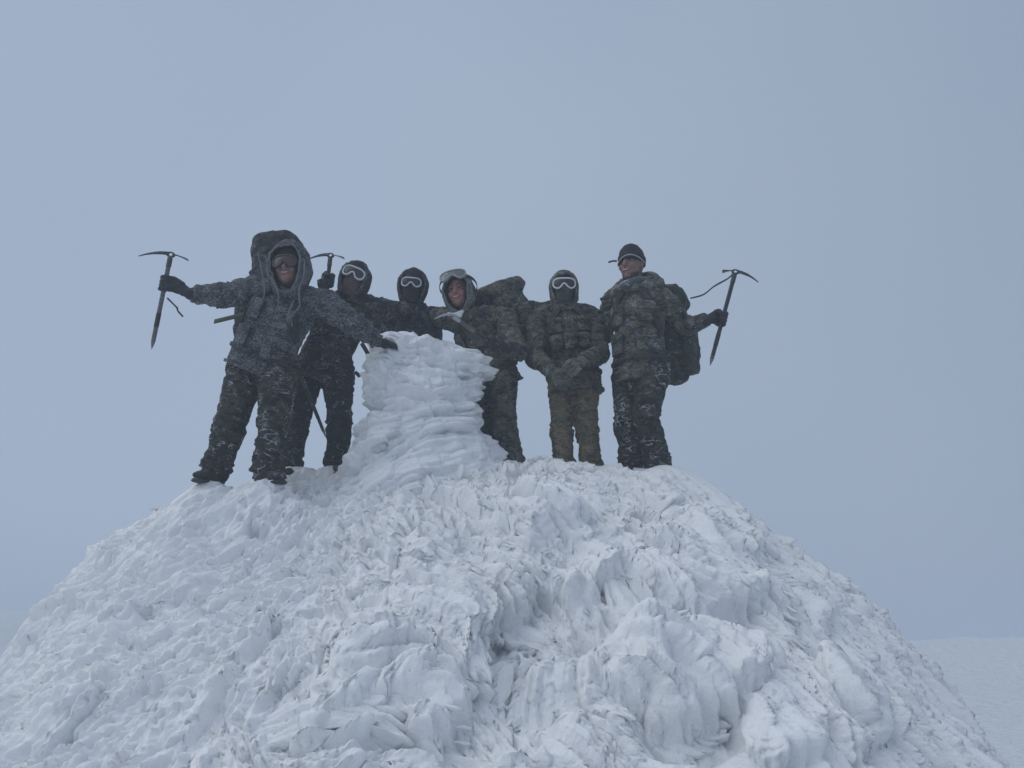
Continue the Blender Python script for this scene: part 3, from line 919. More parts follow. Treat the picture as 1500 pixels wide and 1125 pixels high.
class Parts:
    """collects the meshes of one thing: all share the thing's origin"""
    def __init__(self, name, origin, label, cat, group=None):
        self.o = np.asarray(origin, float)
        self.root = bpy.data.objects.new(name, None)
        self.root.empty_display_size = .2
        COL.objects.link(self.root)
        self.root.location = self.o
        tag(self.root, label, cat, group)
    def add(self, name, V, F, mat, parent=None, shade=True):
        me = mesh_data(name, np.asarray(V) - self.o, F, mat, shade)
        return link(name, me, parent or self.root)

# ---------------------------------------------------------------- cloth, gear and skin
C_DARK = [(.017, .021, .018), (.034, .040, .029), (.010, .011, .010), (.045, .042, .033)]
C_GREEN = [(.048, .054, .043), (.088, .092, .066), (.020, .023, .019), (.105, .095, .072)]
C_BROWN = [(.165, .125, .078), (.215, .16, .10), (.07, .06, .04), (.105, .10, .062)]
C_GREY = [(.026, .028, .028), (.042, .045, .042), (.015, .016, .017)]
M_P1J = camo_mat('frosted_camouflage', C_GREY, .70, .9, 9, 11, 120, (.21, .225, .24), .3)
M_P1T = camo_mat('frosted_dark_camouflage', C_DARK, .30, 1.0, 8, 8, 85, (.36, .38, .40))
M_P2J = camo_mat('dark_camouflage', C_DARK, .40, .5, 8, 10, 85, (.26, .28, .30))
M_P2T = camo_mat('dark_trousers', [(.020, .022, .023), (.028, .030, .030), (.014, .015, .016)], .30, .5, 9, 9, 85, (.26, .28, .30))
M_P3J = camo_mat('black_green_shell', [(.014, .016, .018), (.024, .027, .026), (.009, .010, .012)], .33, .25, 8, 9, 85, (.22, .24, .27))
M_P4J = camo_mat('green_camouflage', C_GREEN, .38, .5, 9, 9, 90, (.24, .26, .26))
M_P5J = camo_mat('leafy_camouflage', C_GREEN, .34, .4, 11, 9, 90, (.24, .26, .25))
M_P5T = camo_mat('brown_camouflage', C_BROWN, .15, .45, 9, 7, 90, (.26, .27, .26))
M_P6J = camo_mat('olive_camouflage', C_GREEN, .42, .5, 9, 8, 90, (.25, .27, .28))
M_P6T = camo_mat('iced_olive_camouflage', C_DARK, .26, 1.3, 8, 8, 85, (.36, .38, .40))
M_HOODF = camo_mat('rime_coated_hood', C_GREY, .72, .8, 8, 10, 120, (.17, .18, .195), .4)
M_HOODM = camo_mat('rimed_camouflage_hood', C_GREEN, .62, .5, 9, 10, 110, (.27, .29, .29))
M_RIMFUR = simple_mat('rime_on_fabric', (.13, .138, .15), .8, 0, .35, 60, .8)
M_GLOVE = simple_mat('black_glove', (.016, .017, .021), .8, 0, .3, 40, .5, .22, 70, frost_col=(.22, .24, .27))
M_GLOVEC = camo_mat('camouflage_glove', [(.085, .092, .072), (.12, .12, .092), (.05, .055, .045)], .45, 0, 14, 9, 90, (.24, .26, .25))
M_BOOT = simple_mat('boot_leather', (.016, .016, .018), .75, 0, .3, 40, .5, .32, 60, line=.5, frost_col=(.3, .32, .34))
M_SKIN = simple_mat('cold_red_skin', (.27, .125, .10), .55, 0, .18, 22, .1)
M_SKIN2 = simple_mat('tanned_skin', (.215, .12, .095), .55, 0, .18, 22, .1)
M_LIP = simple_mat('lips', (.24, .07, .07), .5, 0, .1, 30, 0)
M_TEETH = simple_mat('teeth', (.45, .41, .36), .4, 0, .05, 30, 0)
M_EYE = simple_mat('dark_eye', (.02, .016, .015), .3, 0, .1, 30, 0)
M_BEARD = simple_mat('dark_stubble', (.075, .050, .040), .9, 0, .4, 160, .8, .1, 120)
M_BEANIE = simple_mat('black_knit', (.012, .012, .014), .95, 0, .3, 140, .7, .12, 110, frost_col=(.3, .32, .34))
M_MASK = simple_mat('black_face_mask', (.016, .016, .02), .9, 0, .3, 60, .4, .22, 80, frost_col=(.2, .21, .23))
M_MASKG = simple_mat('grey_green_face_mask', (.045, .048, .042), .9, 0, .4, 50, .4, .3, 80, frost_col=(.2, .21, .21))
M_MASKB = simple_mat('brown_face_mask', (.095, .072, .062), .9, 0, .3, 60, .4, .18, 80, frost_col=(.2, .21, .22))
M_GOGW = simple_mat('white_goggle_frame', (.62, .63, .66), .5, 0, .1, 50, .1)
M_GOGK = simple_mat('dark_goggle_frame', (.04, .035, .035), .5, 0, .2, 50, .1, .3, 90)
M_GOGG = simple_mat('grey_goggle_frame', (.26, .29, .29), .6, 0, .2, 50, .1, .4, 90)
M_LENS = simple_mat('smoked_lens', (.025, .026, .03), .18, 0, .2, 12, 0)
M_LENSA = simple_mat('amber_lens', (.07, .035, .028), .2, 0, .2, 12, 0)
M_LENSG = simple_mat('frosted_lens', (.12, .14, .13), .35, 0, .3, 25, 0, .4, 60)
M_STRAP = simple_mat('webbing', (.022, .024, .024), .85, 0, .3, 120, .4, .25, 90, frost_col=(.28, .3, .32))
M_STRAPG = simple_mat('green_webbing', (.035, .06, .028), .85, 0, .3, 120, .4)
M_BUCKLE = simple_mat('buckle_plastic', (.012, .012, .013), .5, 0, .2, 50, .1)
M_STEEL = simple_mat('axe_steel', (.16, .165, .17), .45, .6, .3, 45, .2, .3, 70)
M_STEELD = simple_mat('dark_axe_steel', (.06, .062, .068), .38, .6, .3, 45, .2, .18, 70)
M_STEELF = simple_mat('frosted_axe_steel', (.40, .42, .45), .6, .1, .2, 45, .4)
M_SHAFT = simple_mat('black_axe_shaft', (.018, .02, .022), .55, .1, .3, 40, .2, .2, 60)
M_SHAFTG = simple_mat('grey_axe_shaft', (.10, .11, .11), .5, .3, .3, 40, .2, .3, 60)
M_PACKD = camo_mat('frosted_pack_cloth', C_GREY, .45, 1.1, 8, 9, 120, (.17, .18, .195), .6)
M_PACKG = camo_mat('green_pack_cloth', C_GREEN, .42, .35, 9, 10, 85, (.26, .28, .28))
M_PACKO = camo_mat('olive_pack_cloth', [(.030, .036, .026), (.040, .046, .032), (.020, .024, .018)], .35, .3, 9, 10, 85, (.24, .26, .26))
M_PACKP = simple_mat('greyish_pack_cloth', (.075, .07, .078), .9, 0, .3, 30, .4, .4, 60)

# ---------------------------------------------------------------- gloves
def glove_grip(wrist, C, A, hand, elbow, sr=.016):
    """fist closed round a shaft: axis A through C; hand = +1 / -1 picks which way the fingers curl"""
    A = unit(A); C = np.asarray(C, float); wrist = np.asarray(wrist, float)
    w = wrist - C; w = unit(w - A * np.dot(w, A)); e2 = np.cross(A, w) * hand
    fr = .0165
    parts = []
    R = sr + fr * .85
    back = C + w * (R + .012) + e2 * .006
    # palm: broad along the shaft, narrowing to the wrist
    st = []
    for t, wa, th in ((0, .032, .028), (.35, .040, .027), (.7, .048, .026), (1, .050, .022)):
        c = wrist + (back + w * .004 - wrist) * t
        d = unit(back - wrist)
        la = unit(A - d * np.dot(A, d))
        st.append((c, la, np.cross(d, la), wa, th))
    parts.append(tube(st, 14))
    for i in range(4):
        off = (i - 1.5) * .0275
        ln = (250, 275, 268, 235)[i]
        pts = [back + A * off * .9 + w * .004]
        for a in np.linspace(42, ln, 6):
            a = math.radians(a)
            rr = R + .008 * max(0, 1 - a / 2.2)
            pts.append(C + A * off + (w * math.cos(a) + e2 * math.sin(a)) * rr)
        parts.append(limb(pts, [fr * 1.08, fr, fr, fr * .92, fr * .8], 2, 10))
    # thumb leaves the side of the palm near its base and closes over the fingers
    tp = [wrist + (back - wrist) * .45 + A * .034, C + A * .046 + w * R * 1.15 - e2 * .006]
    for a in (-55, -105, -150):
        a = math.radians(a)
        tp.append(C + A * (.034 - .012 * (a < -1.5)) + (w * math.cos(a) + e2 * math.sin(a)) * (R + .006))
    parts.append(limb(tp, [.022, .021, .019, .016], 2, 10))
    parts.append(cuff(wrist, elbow))
    return parts

def cuff(wrist, elbow, r0=.052, r1=.062, L=.13):
    d = unit(np.asarray(elbow) - wrist)
    return limb([wrist - d * .01, wrist + d * .03, wrist + d * L], [.042, .047, r0, r1], 3, 14)

def glove_open(wrist, d, n, elbow, hand=1, curl=.5, spread=.10):
    """relaxed or flattened glove: d = fingers' direction, n = palm normal (towards what it rests on)"""
    d = unit(d); n = unit(n - d * np.dot(n, d)); s = np.cross(d, n) * hand
    parts = []
    st = [(wrist + d * t, s, n, a, b) for t, a, b in ((-.01, .034, .028), (.03, .042, .027), (.07, .050, .024), (.10, .050, .020))]
    parts.append(tube(st, 14))
    for i in range(4):
        o = (i - 1.5) * .026
        L = (.074, .086, .082, .064)[i]
        b = wrist + d * (.098 - .006 * abs(i - 1.3)) + s * o
        dd = unit(d + s * (i - 1.5) * spread)
        c = curl * (1 + .12 * i)
        pts = [b - d * .02, b, b + dd * L * .45 + n * L * .10 * c, b + dd * L * .78 + n * L * .38 * c, b + dd * L * (1 - .2 * c) + n * L * .72 * c]
        parts.append(limb(pts, [.0165, .0165, .016, .0145, .013], 2, 10))
    tb = wrist + d * .03 - s * .032
    parts.append(limb([tb - d * .0 + s * .012, tb + d * .03 - s * .02 + n * .008, tb + d * .06 - s * .03 + n * .018 * (1 + curl), tb + d * .08 - s * .028 + n * .03 * (.5 + curl)], [.022, .02, .018, .015], 2, 10))
    parts.append(cuff(wrist, elbow))
    return parts

# ---------------------------------------------------------------- head wear
def head_shape(c, ax, s=1.0):
    r_, f_, u_ = ax
    p = [ball(c + u_ * .022 * s - f_ * .012 * s, (r_, f_, u_), (.077 * s, .098 * s, .105 * s), 20, 14),
         ball(c - u_ * .045 * s + f_ * .028 * s, (r_, f_, u_), (.062 * s, .066 * s, .075 * s), 18, 12),
         ball(c - u_ * .100 * s + f_ * .062 * s, (r_, f_, u_), (.030 * s, .026 * s, .022 * s), 12, 8)]
    p.append(limb([c + f_ * .088 * s + u_ * .018 * s, c + f_ * .104 * s - u_ * .010 * s, c + f_ * .110 * s - u_ * .032 * s], [.010 * s, .013 * s, .017 * s], 2, 10))
    p.append(ball(c + f_ * .078 * s + u_ * .032 * s, (r_, f_, u_), (.056 * s, .018 * s, .012 * s), 14, 8))      # brow
    for k in (-1, 1):
        p.append(ball(c + f_ * .066 * s - u_ * .028 * s + r_ * k * .043 * s, (r_, f_, u_), (.024 * s, .026 * s, .024 * s), 12, 8))   # cheeks
        p.append(ball(c + r_ * k * .080 * s - f_ * .008 * s - u_ * .005 * s, (r_, f_, u_), (.010 * s, .020 * s, .032 * s), 10, 8))   # ears
    return p

def shell(c, ax, rad, a0, tilt=0.0, thick=.014, n=40, m=22, seed=0, rough=.006, drop=0.0):
    """hood: a shell round the head, open towards the face; a0 = opening half-angle (deg) at side, top, bottom"""
    r_, f_, u_ = ax
    f2 = f_ * math.cos(tilt) - u_ * math.sin(tilt); u2 = u_ * math.cos(tilt) + f_ * math.sin(tilt)
    be = np.linspace(0, 2 * math.pi, n, endpoint=False)
    cb, sb = np.cos(be), np.sin(be)
    top = np.where(sb > 0, a0[1], a0[2])
    open_ = np.radians(1 / np.sqrt((cb / a0[0]) ** 2 + (sb / top) ** 2))
    rows = []
    for t in np.linspace(0, 1, m):
        al = open_ + (math.pi * .985 - open_) * t
        d = np.outer(np.cos(al) * rad[1], f2) + np.outer(np.sin(al) * cb * rad[0], r_) + np.outer(np.sin(al) * sb * np.where(sb < 0, rad[2] * 1.12, rad[2]), u2)
        # cloth falls to the shoulders below the chin
        low = np.clip(-(np.sin(al) * sb) - .25, 0, 1)
        d = d - np.outer(low * drop, u_)
        rows.append(c + d)
    O = np.array(rows)
    nz = (vnoise(O * 16, seed) - .5) * 2 + (1 - np.abs(2 * vnoise(O * 30, seed + 4) - 1)) - .5
    dirs = O - c; dirs /= np.linalg.norm(dirs, axis=-1, keepdims=True)
    O = O + dirs * (nz * rough)[..., None]
    I = O - dirs * thick
    V = np.vstack([O.reshape(-1, 3), I.reshape(-1, 3)])
    f = grid_faces(m, n, True)
    N_ = m * n
    F = [tuple(q[::-1]) for q in f] + [tuple(q + N_) for q in f]
    for k in range(n):
        kn = (k + 1) % n
        F.append((k, kn, kn + N_, k + N_))
        F.append(((m - 1) * n + kn, (m - 1) * n + k, (m - 1) * n + k + N_, (m - 1) * n + kn + N_))
    rim = [O[0, k] * .6 + I[0, k] * .4 for k in range(n)]
    return V, F, rim

def ring_tube(path, r, n=8, seed=0, rough=.0):
    """closed loop tube"""
    path = np.asarray(path); m = len(path)
    ctr = path.mean(0)
    V = []
    for i in range(m):
        d = unit(path[(i + 1) % m] - path[i - 1])
        o = unit(path[i] - ctr); o = unit(o - d * np.dot(o, d)); q = np.cross(d, o)
        a = np.linspace(0, 2 * math.pi, n, endpoint=False)
        rr = r * (1 + rough * (2 * vnoise(np.repeat(path[i][None], n, 0) * 60 + np.stack([np.cos(a), np.sin(a), a * 0], -1) * 1.5, seed) - 1))
        V.append(path[i] + np.outer(np.cos(a) * rr, o) + np.outer(np.sin(a) * rr, q))
    V = np.vstack(V)
    F = []
    for i in range(m):
        for k in range(n):
            i2, k2 = (i + 1) % m, (k + 1) % n
            F.append((i * n + k, i * n + k2, i2 * n + k2, i2 * n + k))
    return V, [f[::-1] for f in F]

def goggles(B, c, ax, s=1.0, up=.018, frame=None, lens=None, strap=None, out=.0, roll=0.0, head_r=(.088, .108), tilt=0.0):
    r0, f_, u0 = ax
    r_ = r0 * math.cos(roll) + u0 * math.sin(roll); u_ = u0 * math.cos(roll) - r0 * math.sin(roll)
    f2 = f_ * math.cos(tilt) + u_ * math.sin(tilt); u_ = u_ * math.cos(tilt) - f_ * math.sin(tilt); f_ = f2
    half = [(0, .036), (.03, .038), (.06, .036), (.082, .026), (.088, .004), (.082, -.020), (.062, -.036), (.042, -.038), (.024, -.026), (.012, -.010), (0, -.004)]
    full = half + [(-x, z) for x, z in half[-2:0:-1]]
    R = .125 * s
    def at(x, z, o):
        x *= s; z *= s
        a = x / R
        return c + u_ * (z + up) + r_ * (math.sin(a) * (R * .80 + o)) + f_ * ((head_r[1] - R) + R * math.cos(a) + o)
    loop = catmull([at(x, z, .024 + out) for x, z in full + full[:1]], 3)[:-1]
    fr = B.add('goggles', *ring_tube(loop, .0068 * s, 8), frame)
    # body of the goggle frame back to the face
    m = len(loop)
    back = [p - f_ * .022 + u_ * 0 for p in loop]
    V = np.vstack([loop, back])
    B.add('goggle_frame', V, [(i, (i + 1) % m, m + (i + 1) % m, m + i) for i in range(m)], frame, fr)
    gl = []
    G = 13
    xs = np.linspace(-.086, .086, G)
    ztop = np.interp(np.abs(xs), [0, .03, .06, .082, .088], [.036, .038, .036, .026, .012])
    zbot = np.interp(np.abs(xs), [0, .012, .024, .042, .062, .082, .088], [-.004, -.010, -.026, -.038, -.036, -.020, -.004])
    for t in np.linspace(0, 1, 5):
        gl += [at(x, zb + (zt - zb) * t, .022 + out + .004 * math.sin(math.pi * t)) for x, zt, zb in zip(xs, ztop, zbot)]
    B.add('lens', np.array(gl), grid_faces(5, G)[:, ::-1] if False else grid_faces(5, G), lens, fr)
    # strap round the back of the hood or hat
    st = []
    for a in np.linspace(-2.55, 2.55, 40):
        rr = np.array((head_r[0] + .012 + out, head_r[1] + .012 + out))
        aa = a + math.pi
        st.append(c + u_ * (up - .004) + r_ * math.sin(aa) * rr[0] * 1.02 + f_ * math.cos(aa) * rr[1])
    sts = []
    for i, p in enumerate(st):
        d = unit(st[min(i + 1, 39)] - st[max(i - 1, 0)])
        sts.append((p, u_, np.cross(d, u_), .017, .003))
    B.add('goggle_strap', *tube(sts, 8), strap or M_STRAP, fr)
    return fr

def beanie(c, ax, s=1.0, tall=.0, low=.035):
    """knitted cap: dome with a turned-up cuff"""
    r_, f_, u_ = ax
    st = []
    zb = low * s
    for z, k in ((zb - .03, .97), (zb - .028, 1.04), (zb + .018, 1.05), (zb + .022, .99), (zb + .05, .97), (zb + .08, .85), (zb + .102 + tall * .6, .62), (zb + .115 + tall, .30), (zb + .118 + tall, .08)):
        st.append((c + u_ * z - f_ * (.012 + .10 * max(0, -(z - zb)) * .3), r_, f_, .088 * s * k, .108 * s * k))
    return tube(st, 24)

def mask(c, ax, s=1.0, top=.004):
    """face mask: nose to chin, wrapped round the jaw"""
    r_, f_, u_ = ax
    st = []
    for z, rx, ry, fo in ((-.165, .072, .074, -.005), (-.135, .070, .078, .012), (-.105, .068, .090, .014), (-.07, .073, .102, .012), (-.035, .079, .110, .006), (top, .083, .112, .0)):
        st.append((c + u_ * z * s + f_ * fo, r_, f_, rx * s, ry * s))
    return [tube(st, 24), limb([c + f_ * .100 * s + u_ * .004, c + f_ * .114 * s - u_ * .03 * s], [.012, .019], 2, 10)]

def face_bits(B, c, ax, s, eyes=True, smile=True):
    r_, f_, u_ = ax
    if eyes:
        for k in (-1, 1):
            B.add('eye', *ball(c + f_ * .084 * s + u_ * .014 * s + r_ * k * .031 * s, (r_, f_, u_), (.013, .007, .006), 10, 6), M_EYE)
            B.add('eyebrow', *limb([c + f_ * .092 * s + u_ * .034 * s + r_ * k * .014 * s, c + f_ * .092 * s + u_ * .040 * s + r_ * k * .032 * s, c + f_ * .078 * s + u_ * .032 * s + r_ * k * .052 * s], [.005, .006, .004], 2, 8), M_BEARD)
    pts = [c + f_ * (.087 - .9 * x * x * 6) * s - u_ * (.064 - (x * x * 9 if smile else 0)) * s + r_ * x * s for x in (-.032, -.018, 0, .018, .032)]
    B.add('lips', *limb(pts, [.005, .010, .011, .010, .005], 2, 10), M_LIP)
    if smile:
        B.add('teeth', *limb([p + f_ * .007 - u_ * .0 for p in pts[1:-1]], [.005, .0065, .005], 2, 8, .7), M_TEETH)

def boot(ankle, toe, s=1.0):
    """boot with the foot pointing along toe (horizontal), sole 9 cm below the ankle joint"""
    t = unit((toe[0], toe[1], 0)); u = np.array((0, 0, 1.0)); l = np.cross(u, t)
    a = np.asarray(ankle, float)
    base = a - u * .085
    up = limb([a + u * .16 - t * .01, a + u * .05 - t * .01, a - u * .02], [.064, .060, .062], 3, 14)
    st = [(base + t * x + u * z, l, u, w, h) for x, z, w, h in ((-.085, .045, .034, .035), (-.06, .05, .044, .046), (0, .055, .048, .052), (.07, .050, .050, .045), (.14, .038, .052, .034), (.185, .032, .044, .026), (.205, .030, .026, .018))]
    sole = tube([(base + t * x - u * .004, l, u, w, .014) for x, w in ((-.095, .030), (-.07, .046), (0, .046), (.08, .053), (.15, .056), (.195, .044), (.212, .024))], 12)
    return [up, tube(st, 16)], sole

# ---------------------------------------------------------------- one person
def person(S):
    j = {k: P(*v) for k, v in S['j'].items()}
    yaw, hy = math.radians(S.get('yaw', 0)), math.radians(S.get('head_yaw', S.get('yaw', 0)))
    fwd = np.array((-math.sin(yaw), -math.cos(yaw), 0.0)); up = np.array((0, 0, 1.0)); left = np.cross(up, fwd)
    hp, hr = math.radians(S.get('head_pitch', 0)), math.radians(S.get('head_roll', 0))
    hf = np.array((-math.sin(hy) * math.cos(hp), -math.cos(hy) * math.cos(hp), math.sin(hp)))
    hl = unit(np.cross(up, hf)); hu = np.cross(hf, hl)
    hl, hu = hl * math.cos(hr) + hu * math.sin(hr), hu * math.cos(hr) - hl * math.sin(hr)
    hax = (hl, hf, hu)
    hs = S.get('hs', 1.0)
    hc = j['head']
    pel, ch = j['pelvis'], j['chest']
    foot = (j['ankR'] + j['ankL']) / 2
    B = Parts('person', (foot[0], foot[1], foot[2] - .09), S['label'], 'person', 'friends posing on the summit')
    bulk = S.get('bulk', 1.0)
    hipax = unit((j['hipL'] - j['hipR']) * (1, 1, .6)); shax = unit(j['shL'] - j['shR'])

    def station(t):
        c = pel + (ch - pel) * t
        if t > 1: c = ch + (hc - hu * .10 * hs - ch) * min(1, (t - 1) / .3)
        lat = unit(hipax + (shax - hipax) * np.clip(t, 0, 1))
        sp = unit(ch - pel)
        lat = unit(lat - sp * np.dot(lat, sp))
        fw = np.cross(lat, sp); fw = unit(fw)
        if np.dot(fw, fwd) < 0: fw = -fw
        T = [-.34, -.15, .1, .35, .6, .8, .92, 1.02, 1.12, 1.25]
        rx = np.interp(t, T, [.210, .205, .193, .190, .202, .205, .172, .122, .100, .095]) * bulk
        ry = np.interp(t, T, [.168, .165, .153, .150, .155, .150, .132, .110, .098, .095]) * bulk
        return c + fw * .0, lat, fw, rx, ry
    def surf(t, ang, off=.012):
        c, la, fw, rx, ry = station(t)
        a = math.radians(ang)
        return c + la * math.cos(a) * (rx + off) + fw * math.sin(a) * (ry + off)
    B.surf, B.station, B.j, B.hax, B.fwd, B.left = surf, station, j, hax, fwd, left

    # ---- body: one continuous figure, head, torso and limbs
    Vx = S.get('body_voxel', .014)
    def slim(t, k=.78):
        c, la, fw, rx, ry = station(t)
        return c, la, fw, rx * k, ry * k
    hd = unit(hc - hu * .06 - ch)
    parts = [tube([slim(t) for t in (-.2, 0, .2, .4, .6, .8, .92, 1.0)], 18),
             limb([ch - hd * .05, ch + (hc - ch) * .5 - hu * .03, hc - hu * .03], [.066, .060, .056], 3)]
    parts += head_shape(hc, hax, hs)
    for s in 'RL':
        parts.append(limb([ch + (j['sh' + s] - ch) * .45, j['sh' + s], j['el' + s], j['wr' + s]], [.06, .056, .042, .030], 5))
        parts.append(limb([pel + (j['hip' + s] - pel) * .5, j['hip' + s], j['kn' + s], j['ank' + s]], [.095, .088, .060, .042], 5))
    V, N, F = remesh(parts, Vx, 2)
    B.add('body', V, F, S.get('skin', M_SKIN))

    # ---- jacket
    parts = [tube([station(t) for t in (-.34, -.25, -.1, .1, .3, .5, .7, .82, .92, 1.0, 1.08, 1.16)], 22)]
    ar = np.array(S.get('arm_r', (.092, .088, .076, .072, .062, .054))) * bulk
    for s in 'RL':
        a, e, w = j['sh' + s], j['el' + s], j['wr' + s]
        parts.append(limb([ch + (a - ch) * .35, a, (a + e) / 2, e, (e + w) / 2, w + (e - w) * .06], [.10 * bulk] + list(ar), 4, 16))
    V, N, F = remesh(parts, .0125, 4)
    bones = [(pel, ch, .8)] + [(j[a + s], j[b + s], 1.15) for s in 'RL' for a, b in (('sh', 'el'), ('el', 'wr'))]
    V = wrinkle(V, N, bones, S.get('jw', .019), S['seed'])
    B.add('jacket', V, F, S['jm'])
    hem = [station(-.335)]
    c, la, fw, rx, ry = hem[0]
    a = np.linspace(0, 2 * math.pi, 48, endpoint=False)
    hemp = np.array([c + la * math.cos(q) * (rx + .004) + fw * math.sin(q) * (ry + .004) for q in a])
    B.add('hem', *ring_tube(hemp, .012, 8, 3, .5), S['jm'])

    # ---- trousers
    parts = [tube([(pel + up * z, hipax, unit(np.cross(hipax, up)), rx, ry) for z, rx, ry in ((.06, .165, .135), (-.02, .175, .15), (-.10, .165, .145))], 18)]
    lr = np.array(S.get('leg_r', (.128, .118, .098, .092, .088, .092))) * bulk
    for s in 'RL':
        h, k, n_ = j['hip' + s], j['kn' + s], j['ank' + s]
        parts.append(limb([h + up * .06, h, (h + k) / 2, k, (k + n_) / 2, n_ + up * .02], [.12] + list(lr), 4, 16))
    V, N, F = remesh(parts, .0125, 3)
    V = wrinkle(V, N, [(j[a + s], j[b + s], 1.2 if a == 'kn' else .8) for s in 'RL' for a, b in (('hip', 'kn'), ('kn', 'ank'))], S.get('tw', .022), S['seed'] + 50)
    B.add('trousers', V, F, S['tm'])

    # ---- boots
    for s in 'RL':
        td = S.get('toe' + s, fwd)
        ps, sole = boot(j['ank' + s], td)
        V, N, F = remesh(ps, .010, 2)
        V = V + N * ((vnoise(V * 45, 5) - .5) * .008)[:, None]
        bo = B.add('boot', V, F, M_BOOT)
        B.add('sole', *sole, M_BUCKLE, bo)

    # ---- gloves
    for s in 'RL':
        g = S['hand' + s]
        w, e = j['wr' + s], j['el' + s]
        w2 = w + unit(w - e) * .02
        hm_ = 1 if s == 'L' else -1
        if g[0] == 'grip':
            ps = glove_grip(w2, g[1], g[2], g[3] if len(g) > 3 else hm_, e)
        else:
            ps = glove_open(w2, g[1], g[2], e, g[4] if len(g) > 4 else hm_, g[3] if len(g) > 3 else .5)
        V, N, F = remesh(ps, .0065, 2)
        V = V + N * ((vnoise(V * 55, 8) - .5) * .006)[:, None]
        B.add('glove', V, F, S.get('gm', M_GLOVE))

    # ---- head
    if S.get('beanie'):
        V, F = beanie(hc, hax, hs * S.get('beanie_s', 1.0), S.get('beanie_tall', 0.0), S.get('beanie_low', .035))
        V = V + (vnoise(V * 40, 3)[:, None] - .5) * .008
        B.add('beanie', V, F, M_BEANIE)
    if S.get('mask'):
        V, N, F = remesh(mask(hc, hax, hs), .009, 2)
        V = V + N * ((vnoise(V * 30, 4) - .5) * .012)[:, None]
        B.add('face_mask', V, F, S['mask'])
    if S.get('face'):
        face_bits(B, hc, hax, hs, *S['face'])
    if S.get('hood'):
        h = S['hood']
        V, F, rim = shell(hc + hf * h.get('fo', -.012) + hu * h.get('uo', .012), hax, h['rad'], h['open'], h.get('tilt', 0), .014, 44, 22, S['seed'], h.get('rough', .008), h.get('drop', .05))
        ho_ = B.add('hood', V, F, h['mat'])
        V, F = ring_tube(rim, h.get('rim', .014), 8, S['seed'], .9)
        B.add('hood_rim', V, F, h.get('rim_mat', M_RIMFUR), ho_)
    # collar
    st = [station(t) for t in (.98, 1.06, 1.14)]
    col = []
    for (c, la, fw, rx, ry), k, f_ in zip(st, (1.12, 1.12, 1.10), (0, .01, .02)):
        col.append((c + fw * f_, la, fw, rx * k + .01, ry * k + .012))
    V, N, F = remesh([tube(col, 24)], .011, 2)
    V = V + N * (((1 - np.abs(2 * vnoise(V * (18, 18, 30), 14) - 1)) - .5) * .02)[:, None]
    B.add('collar', V, F, S.get('cm', S['jm']))
    return B

def ribbon(pts, normals, w=.024, t=.006, sub=4):
    path = catmull(pts, sub); nn = catmull(normals, sub)
    st = []
    for i, p in enumerate(path):
        d = unit(path[min(i + 1, len(path) - 1)] - path[max(i - 1, 0)])
        n = unit(nn[i] - d * np.dot(nn[i], d))
        st.append((p, np.cross(d, n), n, w, t))
    return tube(st, 8)

def body_ribbon(B, path, off=.03, w=.024, t=.007):
    pts = [B.surf(a, b, off) for a, b in path]
    nr = [unit(B.surf(a, b, .1) - B.surf(a, b, 0)) for a, b in path]
    return ribbon(pts, nr, w, t)

def pouch(B, t, ang, w, h, d, mat, name='pocket', off=.012):
    """flapped pocket sitting on the jacket"""
    c = B.surf(t, ang, off + d * .4); o = unit(B.surf(t, ang, .1) - B.surf(t, ang, 0))
    u = unit(B.station(1)[0] - B.station(0)[0]); u = unit(u - o * np.dot(u, o)); l = np.cross(u, o)
    def rb(cc, w_, h_, d_):
        st = []
        for z, k in ((-1, .86), (-.85, .98), (0, 1), (.85, .98), (1, .86)):
            a = np.linspace(0, 2 * math.pi, 16, endpoint=False)
            st.append((cc + u * h_ * z, l, o, w_ * k * 1.08, d_ * k * 1.05))
        return tube(st, 16)
    V, F = rb(c, w, h, d)
    V = V + (vnoise(V * 30, 9)[:, None] - .5) * .008
    p = B.add(name, V, F, mat)
    V, F = rb(c + u * h * .55 + o * .006, w * 1.06, h * .42, d * 1.02)
    B.add('flap', V, F, mat, p)

